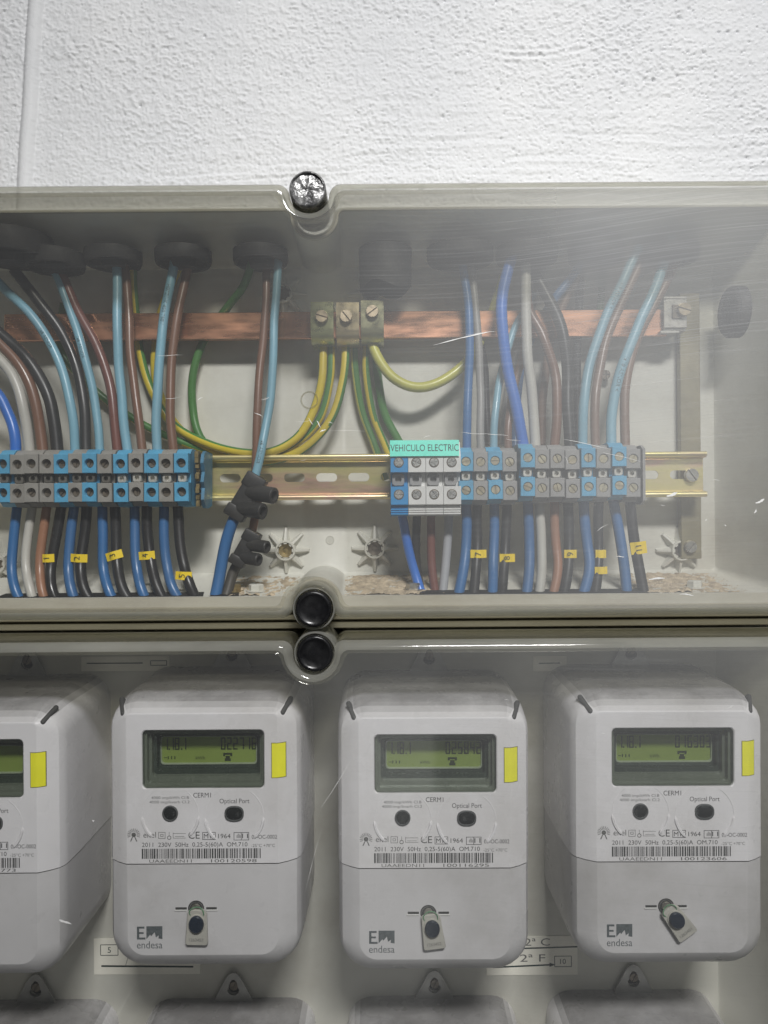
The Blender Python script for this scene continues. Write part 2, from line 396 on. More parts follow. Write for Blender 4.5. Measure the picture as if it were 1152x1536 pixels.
def cover_mats():
    """scratched clear cover: clear, glossy, with dust film, fine wiping scratches and painted reflection glare"""
    m, nt, out = new_mat('clear_pane_outside')
    L = nt.links.new
    gm = N(nt, 'NewGeometry')
    bend = noise(nt, gm.outputs['Position'], 3.2, 0)                     # wiping strokes bend a little
    cmb = N(nt, 'CombineXYZ')
    L(mth(nt, 'MULTIPLY', bend, 0.07), cmb.inputs[2])
    va = N(nt, 'VectorMath', operation='ADD')
    L(gm.outputs['Position'], va.inputs[0]); L(cmb.outputs[0], va.inputs[1])
    warp = va.outputs[0]
    def place(scale, rot):
        mp = N(nt, 'Mapping')
        mp.inputs['Scale'].default_value = scale
        mp.inputs['Rotation'].default_value = rot
        L(warp, mp.inputs['Vector'])
        return mp.outputs[0]
    big = noise(nt, place((1, 1, 1), (0, 0, 0)), 5.0, 1)
    s1 = noise(nt, place((2.2, 1, 330.0), (0, math.radians(9), 0)), 5.0, 2, 0.6)
    s2 = noise(nt, place((2.0, 1, 420.0), (0, math.radians(-3), 0)), 6.0, 2, 0.6)
    st1 = ramp(nt, s1, [(0.54, (0, 0, 0)), (0.74, (1, 1, 1))])
    st2 = ramp(nt, s2, [(0.57, (0, 0, 0)), (0.72, (1, 1, 1))])
    sx = N(nt, 'SeparateXYZ')
    L(gm.outputs['Position'], sx.inputs[0])
    def fade(sock, a, b, lo, hi):
        n = N(nt, 'MapRange', interpolation_type='SMOOTHSTEP')
        for i, v in enumerate((a, b, lo, hi)): n.inputs[i + 1].default_value = v
        L(sock, n.inputs[0])
        return n.outputs[0]
    side = fade(sx.outputs[0], -0.12, 0.15, 0.13, 1.0)                   # scratches and painted reflection glare, stronger on that half
    up = fade(sx.outputs[2], 1.44, 1.64, 0.58, 1.0)                      # scratches and glare both strongest along the top
    low = fade(sx.outputs[2], 1.28, 1.44, 0.22, 1.0)
    wear_glare = mth(nt, 'MULTIPLY', mth(nt, 'MULTIPLY', mth(nt, 'MULTIPLY', side, up), low), ramp(nt, big, [(0.25, (0.5,) * 3), (0.65, (1, 1, 1))]))
    streak = mth(nt, 'ADD', mth(nt, 'MULTIPLY', st1, 0.6), mth(nt, 'MULTIPLY', st2, 0.6))
    haze = mth(nt, 'ADD', 0.016, mth(nt, 'MULTIPLY', wear_glare, mth(nt, 'ADD', 0.31, mth(nt, 'MULTIPLY', streak, 0.12))))
    haze = mth(nt, 'ADD', haze, mth(nt, 'MULTIPLY', streak, 0.008))
    tr = N(nt, 'BsdfTransparent')
    tr.inputs[0].default_value = (0.985, 0.985, 0.98, 1)
    gl = N(nt, 'BsdfGlossy', i_Roughness=0.08)
    sh = N(nt, 'BsdfGlossy', i_Roughness=0.42)
    df = N(nt, 'BsdfDiffuse')
    df.inputs[0].default_value = (0.80, 0.81, 0.82, 1)
    fr = fresnel(nt, 1.45)
    a = N(nt, 'MixShader'); L(fr.outputs[0], a.inputs[0]); L(tr.outputs[0], a.inputs[1]); L(gl.outputs[0], a.inputs[2])
    b = N(nt, 'MixShader'); L(mth(nt, 'ADD', 0.006, mth(nt, 'MULTIPLY', mth(nt, 'MULTIPLY', streak, side), 0.03)), b.inputs[0]); L(a.outputs[0], b.inputs[1]); L(sh.outputs[0], b.inputs[2])
    c = N(nt, 'MixShader'); L(haze, c.inputs[0]); L(b.outputs[0], c.inputs[1]); L(df.outputs[0], c.inputs[2])
    L(c.outputs[0], out.inputs[0])
    M['pane'] = m
    m, nt, out = new_mat('clear_pane_inside')
    tr = N(nt, 'BsdfTransparent'); tr.inputs[0].default_value = (0.988, 0.988, 0.986, 1)
    gl = N(nt, 'BsdfGlossy', i_Roughness=0.12)
    a = N(nt, 'MixShader'); a.inputs[0].default_value = 0.02
    nt.links.new(tr.outputs[0], a.inputs[1]); nt.links.new(gl.outputs[0], a.inputs[2]); nt.links.new(a.outputs[0], out.inputs[0])
    M['pane_in'] = m
    for key, dens, col in (('cover_wall', 0.40, (0.50, 0.485, 0.385)), ('cover_wall_in', 0.20, (0.50, 0.485, 0.385)), ('cover_edge', 0.46, (0.80, 0.80, 0.74))):
        m, nt, out = new_mat(key)
        L = nt.links.new
        tr = N(nt, 'BsdfTransparent'); tr.inputs[0].default_value = (0.93, 0.92, 0.86, 1)
        df = N(nt, 'BsdfDiffuse')
        L(ramp(nt, noise(nt, coords(nt, (0.3, 1, 1)), 40, 3, 0.65), [(0.35, tuple(c * 0.7 for c in col)), (0.65, col)]), df.inputs[0])
        tl = N(nt, 'BsdfTranslucent'); tl.inputs[0].default_value = (*col, 1)
        gl = N(nt, 'BsdfGlossy', i_Roughness=0.09)
        d2 = N(nt, 'MixShader'); d2.inputs[0].default_value = 0.5; L(df.outputs[0], d2.inputs[1]); L(tl.outputs[0], d2.inputs[2])
        a = N(nt, 'MixShader'); a.inputs[0].default_value = dens; L(tr.outputs[0], a.inputs[1]); L(d2.outputs[0], a.inputs[2])
        fr = fresnel(nt, 1.5)
        b = N(nt, 'MixShader'); L(fr.outputs[0], b.inputs[0]); L(a.outputs[0], b.inputs[1]); L(gl.outputs[0], b.inputs[2])
        L(b.outputs[0], out.inputs[0])
        M[key] = m
    m, nt, out = new_mat('display_glass')
    tr = N(nt, 'BsdfTransparent'); tr.inputs[0].default_value = (0.90, 0.93, 0.90, 1)
    gl = N(nt, 'BsdfGlossy', i_Roughness=0.05)
    fr = fresnel(nt, 1.45)
    a = N(nt, 'MixShader')
    nt.links.new(fr.outputs[0], a.inputs[0]); nt.links.new(tr.outputs[0], a.inputs[1]); nt.links.new(gl.outputs[0], a.inputs[2]); nt.links.new(a.outputs[0], out.inputs[0])
    M['glass'] = m
cover_mats()

# ------------------------------------------------------------------ plaster wall
WALL_D = 592.0
def build_wall():
    rng = np.random.default_rng(3)
    def vnoise(X, Z, sx, sz, seed):
        r = np.random.default_rng(seed)
        T = r.random((257, 257))
        gx, gz = X / sx + 1000, Z / sz + 1000
        ix, iz = np.floor(gx).astype(int), np.floor(gz).astype(int)
        fx, fz = gx - ix, gz - iz
        fx, fz = fx * fx * (3 - 2 * fx), fz * fz * (3 - 2 * fz)
        a, b = T[ix % 257, iz % 257], T[(ix + 1) % 257, iz % 257]
        c, d = T[ix % 257, (iz + 1) % 257], T[(ix + 1) % 257, (iz + 1) % 257]
        return (a * (1 - fx) + b * fx) * (1 - fz) + (c * (1 - fx) + d * fx) * fz
    step = 0.66
    x = np.arange(-330, 330.01, step)
    z = np.arange(170, 420.01, step)
    X, Z = np.meshgrid(x, z, indexing='ij')
    wob = 9 * (vnoise(X, Z, 130, 60, 1) - 0.5) + 4 * (vnoise(X, Z, 40, 30, 2) - 0.5)
    low = np.clip((330 - Z) / 110, 0, 1) * np.clip((vnoise(X, Z, 120, 60, 12) - 0.25) * 2, 0, 1)   # trowel lines run mostly across the lower part
    h = 1.6 * vnoise(X, Z, 90, 70, 4) + 0.8 * (vnoise(X, Z + wob, 30, 18, 5) - 0.5)
    h += (0.20 + 1.5 * low) * (vnoise(X, Z + wob, 60, 3.4, 6) - 0.5) + (0.15 + 1.0 * low) * (vnoise(X, Z + wob, 38, 1.9, 7) - 0.5)
    grain = 0.6 * vnoise(X, Z, 2.8, 1.9, 8) + 0.4 * vnoise(X, Z, 1.6, 1.4, 18) + 0.06
    h += 2.3 * np.clip(grain - 0.5, 0, 1) * (0.35 + vnoise(X, Z, 60, 50, 9))
    h += 0.40 * vnoise(X, Z, 1.4, 1.4, 10) + 0.45 * np.clip(vnoise(X, Z, 5.5, 4.5, 21) - 0.55, 0, 1)
    # trowel arcs right of the middle
    cx_, cz_ = 115.0, 500.0
    R_ = np.hypot(X - cx_, Z - cz_)
    m_ = np.exp(-((X - 115) / 48) ** 2) * np.exp(-((R_ - 150) / 9) ** 2)
    h += 0.9 * m_ * (np.sin(R_ * 1.15) * 0.5) * vnoise(X, Z, 14, 14, 11) * 1.6
    # pits
    for k in range(1700):
        px, pz, r = rng.uniform(-320, 320), rng.uniform(175, 415), rng.choice([0.55, 0.65, 0.8, 1.1], p=[0.45, 0.33, 0.18, 0.04])
        if rng.random() > 0.30 + 0.7 * (px > 0): continue
        i0, j0 = int((px + 330) / step), int((pz - 170) / step)
        w = int(3 * r / step) + 2
        sl = (slice(max(i0 - w, 0), i0 + w), slice(max(j0 - w, 0), j0 + w))
        d = np.hypot(X[sl] - px, Z[sl] - pz)
        h[sl] -= (0.9 + r) * np.exp(-(d / r) ** 2)
    big = [W(1018, 28, WALL_D)] + [W(a, b, WALL_D) for a, b in ((1030, 80), (1054, 81), (1090, 50), (1077, 50), (1105, 50), (1015, 115), (884, 67), (875, 100), (924, 110))]
    for k, p in enumerate(big):
        d = np.hypot(X - p.x, Z - (p.z - EYE_Z))
        r = 1.9 if k == 0 else 1.0
        h -= 2.6 * np.exp(-(d / r) ** 2)
    # rounded vertical plaster ridge on the left
    p1, p0 = W(56, 0, WALL_D), W(40, 265, WALL_D)
    t = (Z + EYE_Z - p0.z) / (p1.z - p0.z)
    xr = p0.x + t * (p1.x - p0.x) + 1.2 * (vnoise(X * 0, Z, 10, 26, 13) - 0.5)
    dx = (X - xr) / 6.2
    blend = np.exp(-dx ** 4)
    h = h * (1 - 0.85 * blend) + blend * 0.9 + 4.6 * np.sqrt(np.clip(1 - dx ** 2, 0, 1)) * blend
    nx, nz = h.shape
    co = np.stack([X, WALL_D - h, Z + EYE_Z], -1).reshape(-1, 3) * MM
    idx = np.arange(nx * nz).reshape(nx, nz)
    q = np.stack([idx[:-1, :-1], idx[1:, :-1], idx[1:, 1:], idx[:-1, 1:]], -1).reshape(-1, 4)
    # plain surround so that the wall goes on beyond the picture
    o = [(-1400, -1100), (1400, -1100), (1400, 900), (-1400, 900)]
    ii = [(-330, 170), (329.8, 170), (329.8, 419.8), (-330, 419.8)]
    ex = np.array([(a, WALL_D - 0.9, b + EYE_Z) for a, b in o + ii]) * MM
    n0 = len(co)
    co = np.concatenate([co, ex])
    q = np.concatenate([q, np.array([[n0 + k, n0 + (k + 1) % 4, n0 + 4 + (k + 1) % 4, n0 + 4 + k] for k in range(4)])])
    me = bpy.data.meshes.new('plaster_wall')
    me.vertices.add(len(co)); me.vertices.foreach_set('co', co.ravel().astype(np.float32))
    me.loops.add(q.size); me.loops.foreach_set('vertex_index', q.ravel().astype(np.int32))
    me.polygons.add(len(q))
    me.polygons.foreach_set('loop_start', np.arange(0, q.size, 4, dtype=np.int32))
    me.update(calc_edges=True)
    me.shade_smooth()
    m, nt, out = new_mat('painted_plaster')
    v = coords(nt)
    b = N(nt, 'BsdfPrincipled', i_Roughness=0.75)
    c = ramp(nt, noise(nt, v, 9, 5), [(0.3, (0.73, 0.74, 0.755)), (0.7, (0.80, 0.805, 0.81))])
    nt.links.new(c, b.inputs['Base Color'])
    bp = N(nt, 'Bump', i_Strength=0.7, i_Distance=0.0005)
    nt.links.new(noise(nt, v, 420, 4, 0.6), bp.inputs['Height'])
    nt.links.new(bp.outputs[0], b.inputs['Normal'])
    nt.links.new(b.outputs[0], out.inputs[0])
    me.materials.append(m)
    o = link('plaster_wall', me)
    tag(o, 'rough white painted plaster wall behind the meter boxes', 'wall', kind='structure')
build_wall()

# ------------------------------------------------------------------ the two enclosures
NX = -45.0                                          # x of the notches with sealing caps
XL, XR = -345.0, 274.0
def outline(xl, xr, zt, zb, rc, top=None, bot=None, nc=8, nn=24, nf=7):
    """closed outline (x, z), anticlockwise from bottom left; top / bot: (notch centre z, notch radius, fillet radius) or None"""
    def notch(zl, sgn, spec):
        # notch cut into the line z = zl; body lies on the -sgn side; listed in order of decreasing x * sgn
        zc, R, rf = spec
        fz = zl - sgn * rf
        dz = (fz - zc)
        dx = math.sqrt(max((R + rf) ** 2 - dz ** 2, 1e-6))
        P = []
        cxr = NX + dx
        a1 = math.atan2(zc - fz, NX - cxr)           # from fillet centre towards notch centre
        a0 = sgn * math.pi / 2
        d = (a1 - a0 + math.pi) % (2 * math.pi) - math.pi
        for k in range(nf): P.append((cxr + rf * math.cos(a0 + d * k / (nf - 1)), fz + rf * math.sin(a0 + d * k / (nf - 1))))
        b0 = math.atan2(fz - zc, dx)
        b1 = math.atan2(fz - zc, -dx)
        # go round the notch on the body's side
        if sgn > 0:
            if b0 > math.pi / 2: b0 -= 2 * math.pi
            e = b1 - 2 * math.pi if b1 > 0 else b1
            if e > b0: e -= 2 * math.pi
        else:
            if b0 < -math.pi / 2: b0 += 2 * math.pi
            e = b1 + 2 * math.pi if b1 < 0 else b1
            if e < b0: e += 2 * math.pi
        for k in range(1, nn): P.append((NX + R * math.cos(b0 + (e - b0) * k / nn), zc + R * math.sin(b0 + (e - b0) * k / nn)))
        for p in P[:nf][::-1]: P.append((2 * NX - p[0], p[1]))
        return P if sgn > 0 else [(p[0], p[1]) for p in P[::-1]]
    pts = []
    def corner(cx, cz, a):
        for k in range(nc + 1):
            t = a + (math.pi / 2) * k / nc
            pts.append((cx + rc * math.cos(t), cz + rc * math.sin(t)))
    corner(xl + rc, zb + rc, math.pi)
    if bot: pts.extend(notch(zb, -1, bot))
    corner(xr - rc, zb + rc, 1.5 * math.pi)
    corner(xr - rc, zt - rc, 0)
    if top: pts.extend(notch(zt, 1, top))
    corner(xl + rc, zt - rc, 0.5 * math.pi)
    return pts

def enclosure(name, label, zt, zb, zf, zc, notch_t, notch_b, back_extra):
    """zt/zb outer edges, zf/zc inner floor and ceiling at the flange; notches: centre z or None"""
    E = EYE_Z
    root = thing(name, label, 'meter box', (0, 588, E + zb))
    def ring(D, ins, rn, rf, zi_t=0.0, zi_b=0.0, xi=None):
        xi = ins if xi is None else xi
        o = outline(XL + xi, XR - xi, zt - ins - zi_t, zb + ins + zi_b, max(7 - ins * 0.2, 3),
                    (notch_t, rn, rf) if notch_t is not None else None, (notch_b, rn, rf) if notch_b is not None else None)
        return [(x, D - 588, z - zb) for x, z in o]
    b = MB()
    b.loft([ring(588, 1, 13, 7), ring(516.5, 0.5, 12.5, 7), ring(515.5, 1.5, 13.5, 7)])
    b.loft([ring(515.5, 1.5, 13.5, 7), ring(515.5, 2.6, 16, 4, 0, 7.0), ring(517, 3.0, 16.4, 4, 0, 7.0)], mi=1)
    b.loft([ring(517, 3.0, 16.4, 4, 0, 7.0), ring(578, 19, 19.5, 4, xi=23.0), ring(580, 21, 22, 3, xi=25)], cap1=True)
    me = b.mesh('shell', [M['box'], M['ledge']], angle=40)
    bm = bmesh.new(); bm.from_mesh(me)
    bmesh.ops.triangulate(bm, faces=[f for f in bm.faces if len(f.verts) > 4])
    bm.to_mesh(me); bm.free()
    me.set_sharp_from_angle(angle=math.radians(40))
    link('shell', me, root)
    # clear cover: hollow tray with 2.5 mm walls
    c = MB()
    n_out = [ring(515.3, 0, 12, 7), ring(481, 0.4, 12.4, 7), ring(478.6, 0.9, 12.9, 7), ring(476.4, 2.2, 14.2, 6.5), ring(475.3, 3.9, 15.9, 6), ring(475, 5.5, 17.5, 5.5)]
    c.loft(n_out[:2])
    c.loft(n_out[1:], mi=4)
    c.loft([n_out[-1]], cap1=True, mi=1)
    n_in = [ring(515.3, 2.6, 14.6, 6), ring(484, 3.0, 15, 6), ring(480, 4.4, 16.4, 6), ring(478, 8, 20, 5)]
    c.loft(n_in, mi=2)
    c.loft([n_in[-1]], cap1=True, mi=3)
    c.loft([n_out[0], n_in[0]], mi=4)
    me = c.mesh('cover', [M['cover_wall'], M['pane'], M['cover_wall_in'], M['pane_in'], M['cover_edge']], angle=50)
    bm = bmesh.new(); bm.from_mesh(me)
    bmesh.ops.triangulate(bm, faces=[f for f in bm.faces if len(f.verts) > 4])
    bm.to_mesh(me); bm.free()
    me.set_sharp_from_angle(angle=math.radians(50))
    link('cover', me, root)
    return root

UP = enclosure('terminal_enclosure', 'upper grey plastic box with scratched clear cover holding coloured wires', 205.0, -66.0, -56.6, 195, 199.0, -59.5, True)
LOW = enclosure('meter_enclosure', 'lower grey plastic box with clear cover holding the electricity meters', -79.4, -600.0, 0, 0, -87.0, None, False)
UPZ, LOWZ = EYE_Z - 66.0, EYE_Z - 600.0

# ribbed joint between the boxes
j = MB()
j.prism_x([(588, -79.0), (588, -66.6), (562, -66.6), (562, -68.8), (519.5, -69.0), (517.6, -69.8), (517.6, -71.6), (519.5, -72.4), (545, -72.6), (545, -73.9), (519.5, -74.1), (517.6, -74.9), (517.6, -77.4), (519.5, -78.2), (530, -79.0)][::-1], XL + 4, XR - 4)
o = j.build('joint_strip', M['strip'], None, (0, 0, EYE_Z))
tag(o, 'dirty ribbed joint strip running between the two clear covers', 'strip')

def star_boss(px, py, parent, base_z, screw='brass'):
    p = W(px, py, 574)
    m = MB()
    for k in range(8):
        a = k * math.pi / 4 + math.pi / 2
        ca, sa = math.cos(a), math.sin(a)
        def P(r, t, y): return (r * ca - t * sa, y, r * sa + t * ca)
        vs = [P(5, -3.8, 0), P(5, 3.8, 0), P(5, 1.1, -7.4), P(5, -1.1, -7.4), P(17.6, -1.3, 0), P(17.6, 1.3, 0), P(17.0, 0.6, -2.6), P(17.0, -0.6, -2.6)]
        m.add(vs, [(0,1,5,4),(1,2,6,5),(2,3,7,6),(3,0,4,7),(4,5,6,7),(0,3,2,1)])
    m.lathe([(8.2, 0), (7.6, -7.6), (7.2, -8), (6.3, -8), (6.1, -7.2), (6.0, -3)], 24, cap0=False, cap1=True)
    b = m.build('star_boss', M['box'], parent, (p.x, -8, p.z - base_z))
    s = MB()
    s.lathe([(5.9, -3.1), (5.4, -4.6), (2.4, -4.2), (2.2, -3.2), (0.01, -3.2)], 20, cap0=False, cap1=False)
    s.build('insert', M[screw], b)
for px, py, sc in ((428, 826, 'brass'), (562, 823, 'steel_dark'), (424, 440, 'steel_dark'), (556, 440, 'steel_dark'), (1022, 826, 'steel_dark'), (-6, 846, 'steel_dark')):
    star_boss(px, py, UP, UPZ, sc)
# cut slots in the floor where the wires leave, and clear collars round the sealing caps
for xa, xb in ((-262, -122), (-118, -98), (20, 178)):
    m = MB()
    fz = lambda D: EYE_Z - 56.0 + (D - 517) * (9.0 / 61) + 0.35 - UPZ
    m.add([(xa, 517.6 - 588, fz(517.6)), (xb, 517.6 - 588, fz(517.6)), (xb - 2, 529 - 588, fz(529)), (xa + 2, 529 - 588, fz(529))], [(0, 1, 2, 3)])
    m.build('cable_slot', M['dark'], UP, smooth=False)
for px, py, par, bz in ((470, 914, UP, UPZ), (472, 981, LOW, LOWZ)):
    p = W(px, py, 474)
    m = MB().lathe([(13.3, 40), (13.3, 4.0), (12.9, 3.2), (12.3, 3.2), (11.9, 4.0), (11.9, 40)], 36, cap0=False, cap1=False)
    m.build('collar', M['cover_edge'], par, (p.x, p.y - 588, p.z - bz))
# small moulded ejector marks on the back of the box
for px, py in ((495, 810), (742, 800)):
    p = W(px, py, 580)
    m = MB().lathe([(3.4, 0), (3.4, -0.35), (2.7, -0.35), (2.5, -0.1)], 14, cap0=False)
    m.build('mould_mark', M['box'], UP, (p.x, -8, p.z - UPZ))
# clear moulding disc and scuff marks on the covers
p = W(464, 600, 474.6)
m = MB().lathe([(5.6, 0.3), (5.4, -0.5), (4.9, -0.6), (4.5, -0.15)], 28, cap0=False, cap1=False)
m.build('gate_mark', M['cover_wall'], UP, (p.x, p.y - 588, p.z - UPZ))
def fleck(m, px, py, ln, wd, ang, base):
    """one ragged scuff on the cover face"""
    p = W(px, py, 474.7)
    n = 9
    vs, ca, sa = [], math.cos(ang), math.sin(ang)
    for k in range(n):
        t = k / (n - 1)
        w = wd * (0.25 + 0.75 * math.sin(math.pi * t)) * random.uniform(0.4, 1)
        for sg in (-1, 1):
            a, b = (t - 0.5) * ln, sg * w / 2 + 0.25 * math.sin(5 * t + px)
            vs.append((p.x + a * ca - b * sa, p.y - 588, p.z - base + a * sa + b * ca))
    m.add(vs, [(2*k, 2*k+1, 2*k+3, 2*k+2) for k in range(n - 1)])
fl = MB()
for a in ((478, 636, 5, 1.0, -1.0), (484, 646, 4, 1.2, 0.5), (496, 634, 3, .4, -.2), (388, 622, 6, .6, -.5), (398, 598, 5, .4, .3), (300, 598, 4, .5, .4), (466, 632, 5, .5, -.9), (255, 533, 16, .25, 0), (260, 597, 10, .3, 0.1),
          (712, 650, 18, .4, -.06), (745, 652, 14, .35, -.12), (770, 660, 9, .35, -.15), (880, 666, 30, .35, -.2), (935, 686, 26, .3, -.25), (455, 632, 9, .25, .05), (520, 646, 22, .25, -.03),
          (1008, 742, 7, 3.0, .3), (1140, 752, 6, 2.0, .4), (1133, 767, 3, 1.2, 1.1), (904, 791, 8, .4, .55), (930, 835, 5, .6, 0), (1059, 780, 1.2, .8, 0), (1088, 788, 1.2, .8, 0), (994, 758, 3, .4, 0),
          (690, 508, 34, .8, .22), (720, 500, 18, .5, .1), (985, 868, 10, 1.8, .05), (1030, 892, 9, .9, -.1), (455, 690, 4, .3, .2), (850, 690, 5, .3, 2), (1075, 720, 4, .3, 0), (640, 655, 5, .3, .3)):
    fleck(fl, *a, UPZ)
o = fl.build('scuff_marks', M['white_fleck'], UP); o['kind'] = 'stuff'
fl = MB()
for a in ((98, 1383, 8, 2.2, -.4), (140, 1231, 1.4, 1.2, 0), (505, 1175, 36, .25, 1.0), (470, 1290, 40, .2, 1.3), (1096, 1060, 4, .3, .4), (760, 1050, 3, .3, .1), (905, 1100, 2.0, .3, .2)):
    fleck(fl, *a, LOWZ)
o = fl.build('scuff_marks', M['white_fleck'], LOW); o['kind'] = 'stuff'

# sealing caps in the notches
def cap(px, py, label, mat, worn=False):
    p = W(px, py, 474)
    m = MB()
    if worn:
        rings = []
        for r, y in ((11.4, 42), (11.4, 1.2), (10.9, 0), (10.2, -0.2), (9.8, 1.4), (8.0, 1.2), (5.5, 1.2), (3, 1.2), (0.6, 1.2)):
            ring = []
            for i in range(28):
                t = 2 * math.pi * i / 28
                jj = random.uniform(-0.9, 0.9) if r < 9 else 0
                ring.append((r * math.cos(t), y + jj, r * math.sin(t)))
            rings.append(ring)
        m.loft(rings, cap1=True)
    else:
        m.lathe([(11.3, 42), (11.3, 1.5), (10.8, 0.4), (9.6, 0), (8.8, 0.5), (8.2, 0.9), (4, 1.1), (0.1, 1.1)], 32, cap1=False)
    o = m.build('sealing_cap', mat, None, p, angle=60)
    tag(o, label, 'cap', 'sealing caps of the clear covers')
cap(461, 283, 'worn silvery sealing cap in the top notch of the upper cover', M['cap_worn'], True)
cap(470, 914, 'matt black sealing cap in the bottom notch of the upper cover', M['cap'])
cap(472, 981, 'shiny black sealing cap in the top notch of the lower cover', M['cap'])

# ------------------------------------------------------------------ grommets in the roof of the upper box
GR = {}
def grommet(px, w, label, D=550.0, ztop=187.0, h=9.0, tall=False):
    x = W(px, 385, D).x
    r = w * D / F_PX / 2
    m = MB()
    if tall:
        rings = []
        for rr, z, jit in ((r, 0, 0), (r * 0.99, -8, 0), (r * 0.97, -21, 0), (r * 0.96, -28, 2.6), (r * 0.88, -27, 2.2), (r * 0.86, -6, 0)):
            rings.append([(rr * math.cos(t), rr * math.sin(t), z + (jit * math.sin(3.1 * t + 1) if jit else 0)) for t in [2 * math.pi * i / 40 for i in range(40)]])
        m.loft(rings, True, True)
    else:
        m.lathe([(r, 0), (r, -h * 0.75), (r * 0.96, -h), (r * 0.84, -h), (r * 0.78, -h * 0.72), (r * 0.45, -h * 0.72), (r * 0.38, -h * 1.25), (r * 0.25, -h * 1.3)], 36, axis='z')
    o = m.build('cable_grommet', M['rubber'], None, (x, D, ztop + EYE_Z))
    tag(o, label, 'grommet', 'rubber cable grommets in the box roof')
    GR[px] = o
grommet(18, 118, 'large black rubber grommet at the top corner, cut by the photo edge', D=536, ztop=193, h=15)
grommet(82, 88, 'black rubber grommet overlapping the large one', D=545, ztop=184, h=10)
grommet(170, 84, 'black rubber grommet with a light blue and a brown wire')
grommet(275, 84, 'black rubber grommet with light blue, yellow-green and brown wires')
grommet(391, 82, 'black rubber grommet feeding the two screw connectors')
grommet(578, 80, 'tall empty black rubber grommet above the earth clamps', tall=True)
grommet(690, 100, 'black rubber grommet above the teal label, behind scratches')
grommet(790, 92, 'black rubber grommet feeding the bright blue and white wires')
grommet(895, 84, 'hazy black rubber grommet second from the far end of the roof')
grommet(1005, 84, 'hazy black rubber grommet nearest the end wall')
m = MB().lathe([(18, 0), (18, -7), (16.5, -9), (10, -9), (9, -5), (5, -5)], 36, axis='x')
p = W(1101, 468, 545)
o = m.build('side_grommet', M['rubber'], None, (253.2, 545, p.z))
tag(o, 'black round grommet in the end wall beside the busbar clamp', 'grommet')

# ------------------------------------------------------------------ rails, busbar, brackets
def screw_head(m, r, h, gap=0.7, cross=False, mi=0, ang=0.0, c=(0, 0, 0)):
    """slotted or cross-recess head facing -y; base at y=0"""
    n = 20
    m.lathe([(r, 0), (r, -h * 0.45), (r * 0.2, -h * 0.45)], n, c=c, mi=mi)
    cuts = 2 if cross else 1
    for q in range(2 * cuts):
        a0 = ang + q * math.pi / cuts
        span = math.pi / cuts
        pts = []
        K = 8
        off = gap / 2
        for k in range(K + 1):
            t = a0 + span * k / K
            x, z = r * math.cos(t), r * math.sin(t)
            # push away from the slot walls
            for w in (a0, a0 + span):
                nx_, nz_ = (-math.sin(w), math.cos(w)) if w == a0 else (math.sin(w), -math.cos(w))
                d = x * nx_ + z * nz_
                if d < off: x += nx_ * (off - d); z += nz_ * (off - d)
            pts.append((x, z))
        if cross:
            mx, mz = math.cos(a0 + span / 2) * off * 1.5, math.sin(a0 + span / 2) * off * 1.5
            pts.append((mx, mz))
        top = [(c[0] + x * 0.93, c[1] - h, c[2] + z * 0.93) for x, z in pts]
        bot = [(c[0] + x, c[1] - h * 0.7, c[2] + z) for x, z in pts]
        low = [(c[0] + x, c[1] - h * 0.4, c[2] + z) for x, z in pts]
        m.loft([low, bot, top], False, True, mi)
    return m

RAIL_Z, RAIL_D = 25.5, 553.0
def rail():
    root = thing('din_rail', 'slotted yellow zinc mounting rail carrying the terminal blocks', 'rail', (0, RAIL_D, EYE_Z + RAIL_Z), None)
    x0, x1 = -320.0, W(1061, 714, RAIL_D).x
    m = MB()
    t = 1.0
    for sg in (1, -1):
        prof = [(1.3, 16.4), (0.4, 15.9), (0, 14.9), (0.1, 13.9), (0.7, 12.9), (1.6, 12.3), (6.6, 12.0), (7.4, 11.2), (7.4, 5.2), (8.4, 5.2), (8.4, 12.4), (7.6, 13.0), (2.0, 13.4), (1.7, 14.4), (2.0, 16.4)]
        m.prism_x([(y, z * sg) for y, z in prof], x0, x1)
    pitch, sl, sh = 23.4, 7.6, 3.15
    xc = W(490, 720, 560.4).x
    k0 = int((x0 - xc) / pitch) - 1
    x = xc + k0 * pitch
    while x - pitch / 2 < x1:
        a, b = max(x - pitch / 2, x0), min(x + pitch / 2, x1)
        if b - a > 16.5 and a <= x - 8.2 and b >= x + 8.2:
            hole, outer = [], []
            for k in range(24):
                tt = 2 * math.pi * (k + 0.5) / 24
                hx = (sl - sh) * (1 if math.cos(tt) > 0 else -1) + sh * math.cos(tt)
                hz = sh * math.sin(tt)
                hole.append((x + hx, hz))
                dx = (b - x) if math.cos(tt) > 0 else (x - a)
                s_ = min(dx / max(abs(math.cos(tt)) * 1, 1e-6), 5.2 / max(abs(math.sin(tt)), 1e-6))
                outer.append([x + s_ * math.cos(tt), s_ * math.sin(tt)])
            # square off the corners
            for cx_, cz_ in ((a, -5.2), (b, -5.2), (b, 5.2), (a, 5.2)):
                kk = min(range(24), key=lambda k: (outer[k][0] - cx_) ** 2 + (outer[k][1] - cz_) ** 2)
                outer[kk] = [cx_, cz_]
            m.loft([[(p[0], 7.4, p[1]) for p in outer], [(p[0], 7.4, p[1]) for p in hole], [(p[0], 8.4, p[1]) for p in hole], [(p[0], 8.4, p[1]) for p in outer]])
        elif b > a:
            m.box(a, b, 7.4, 8.4, -5.2, 5.2)
        x += pitch
    m.build('rail', M['zinc'], root, angle=42)
    s = MB()
    p = W(1036, 713, 560)
    screw_head(s, 5.0, 3.2, 0.9, ang=2.2)
    s.build('screw', M['steel'], root, (p.x, 6.9, p.z - EYE_Z - RAIL_Z))
rail()

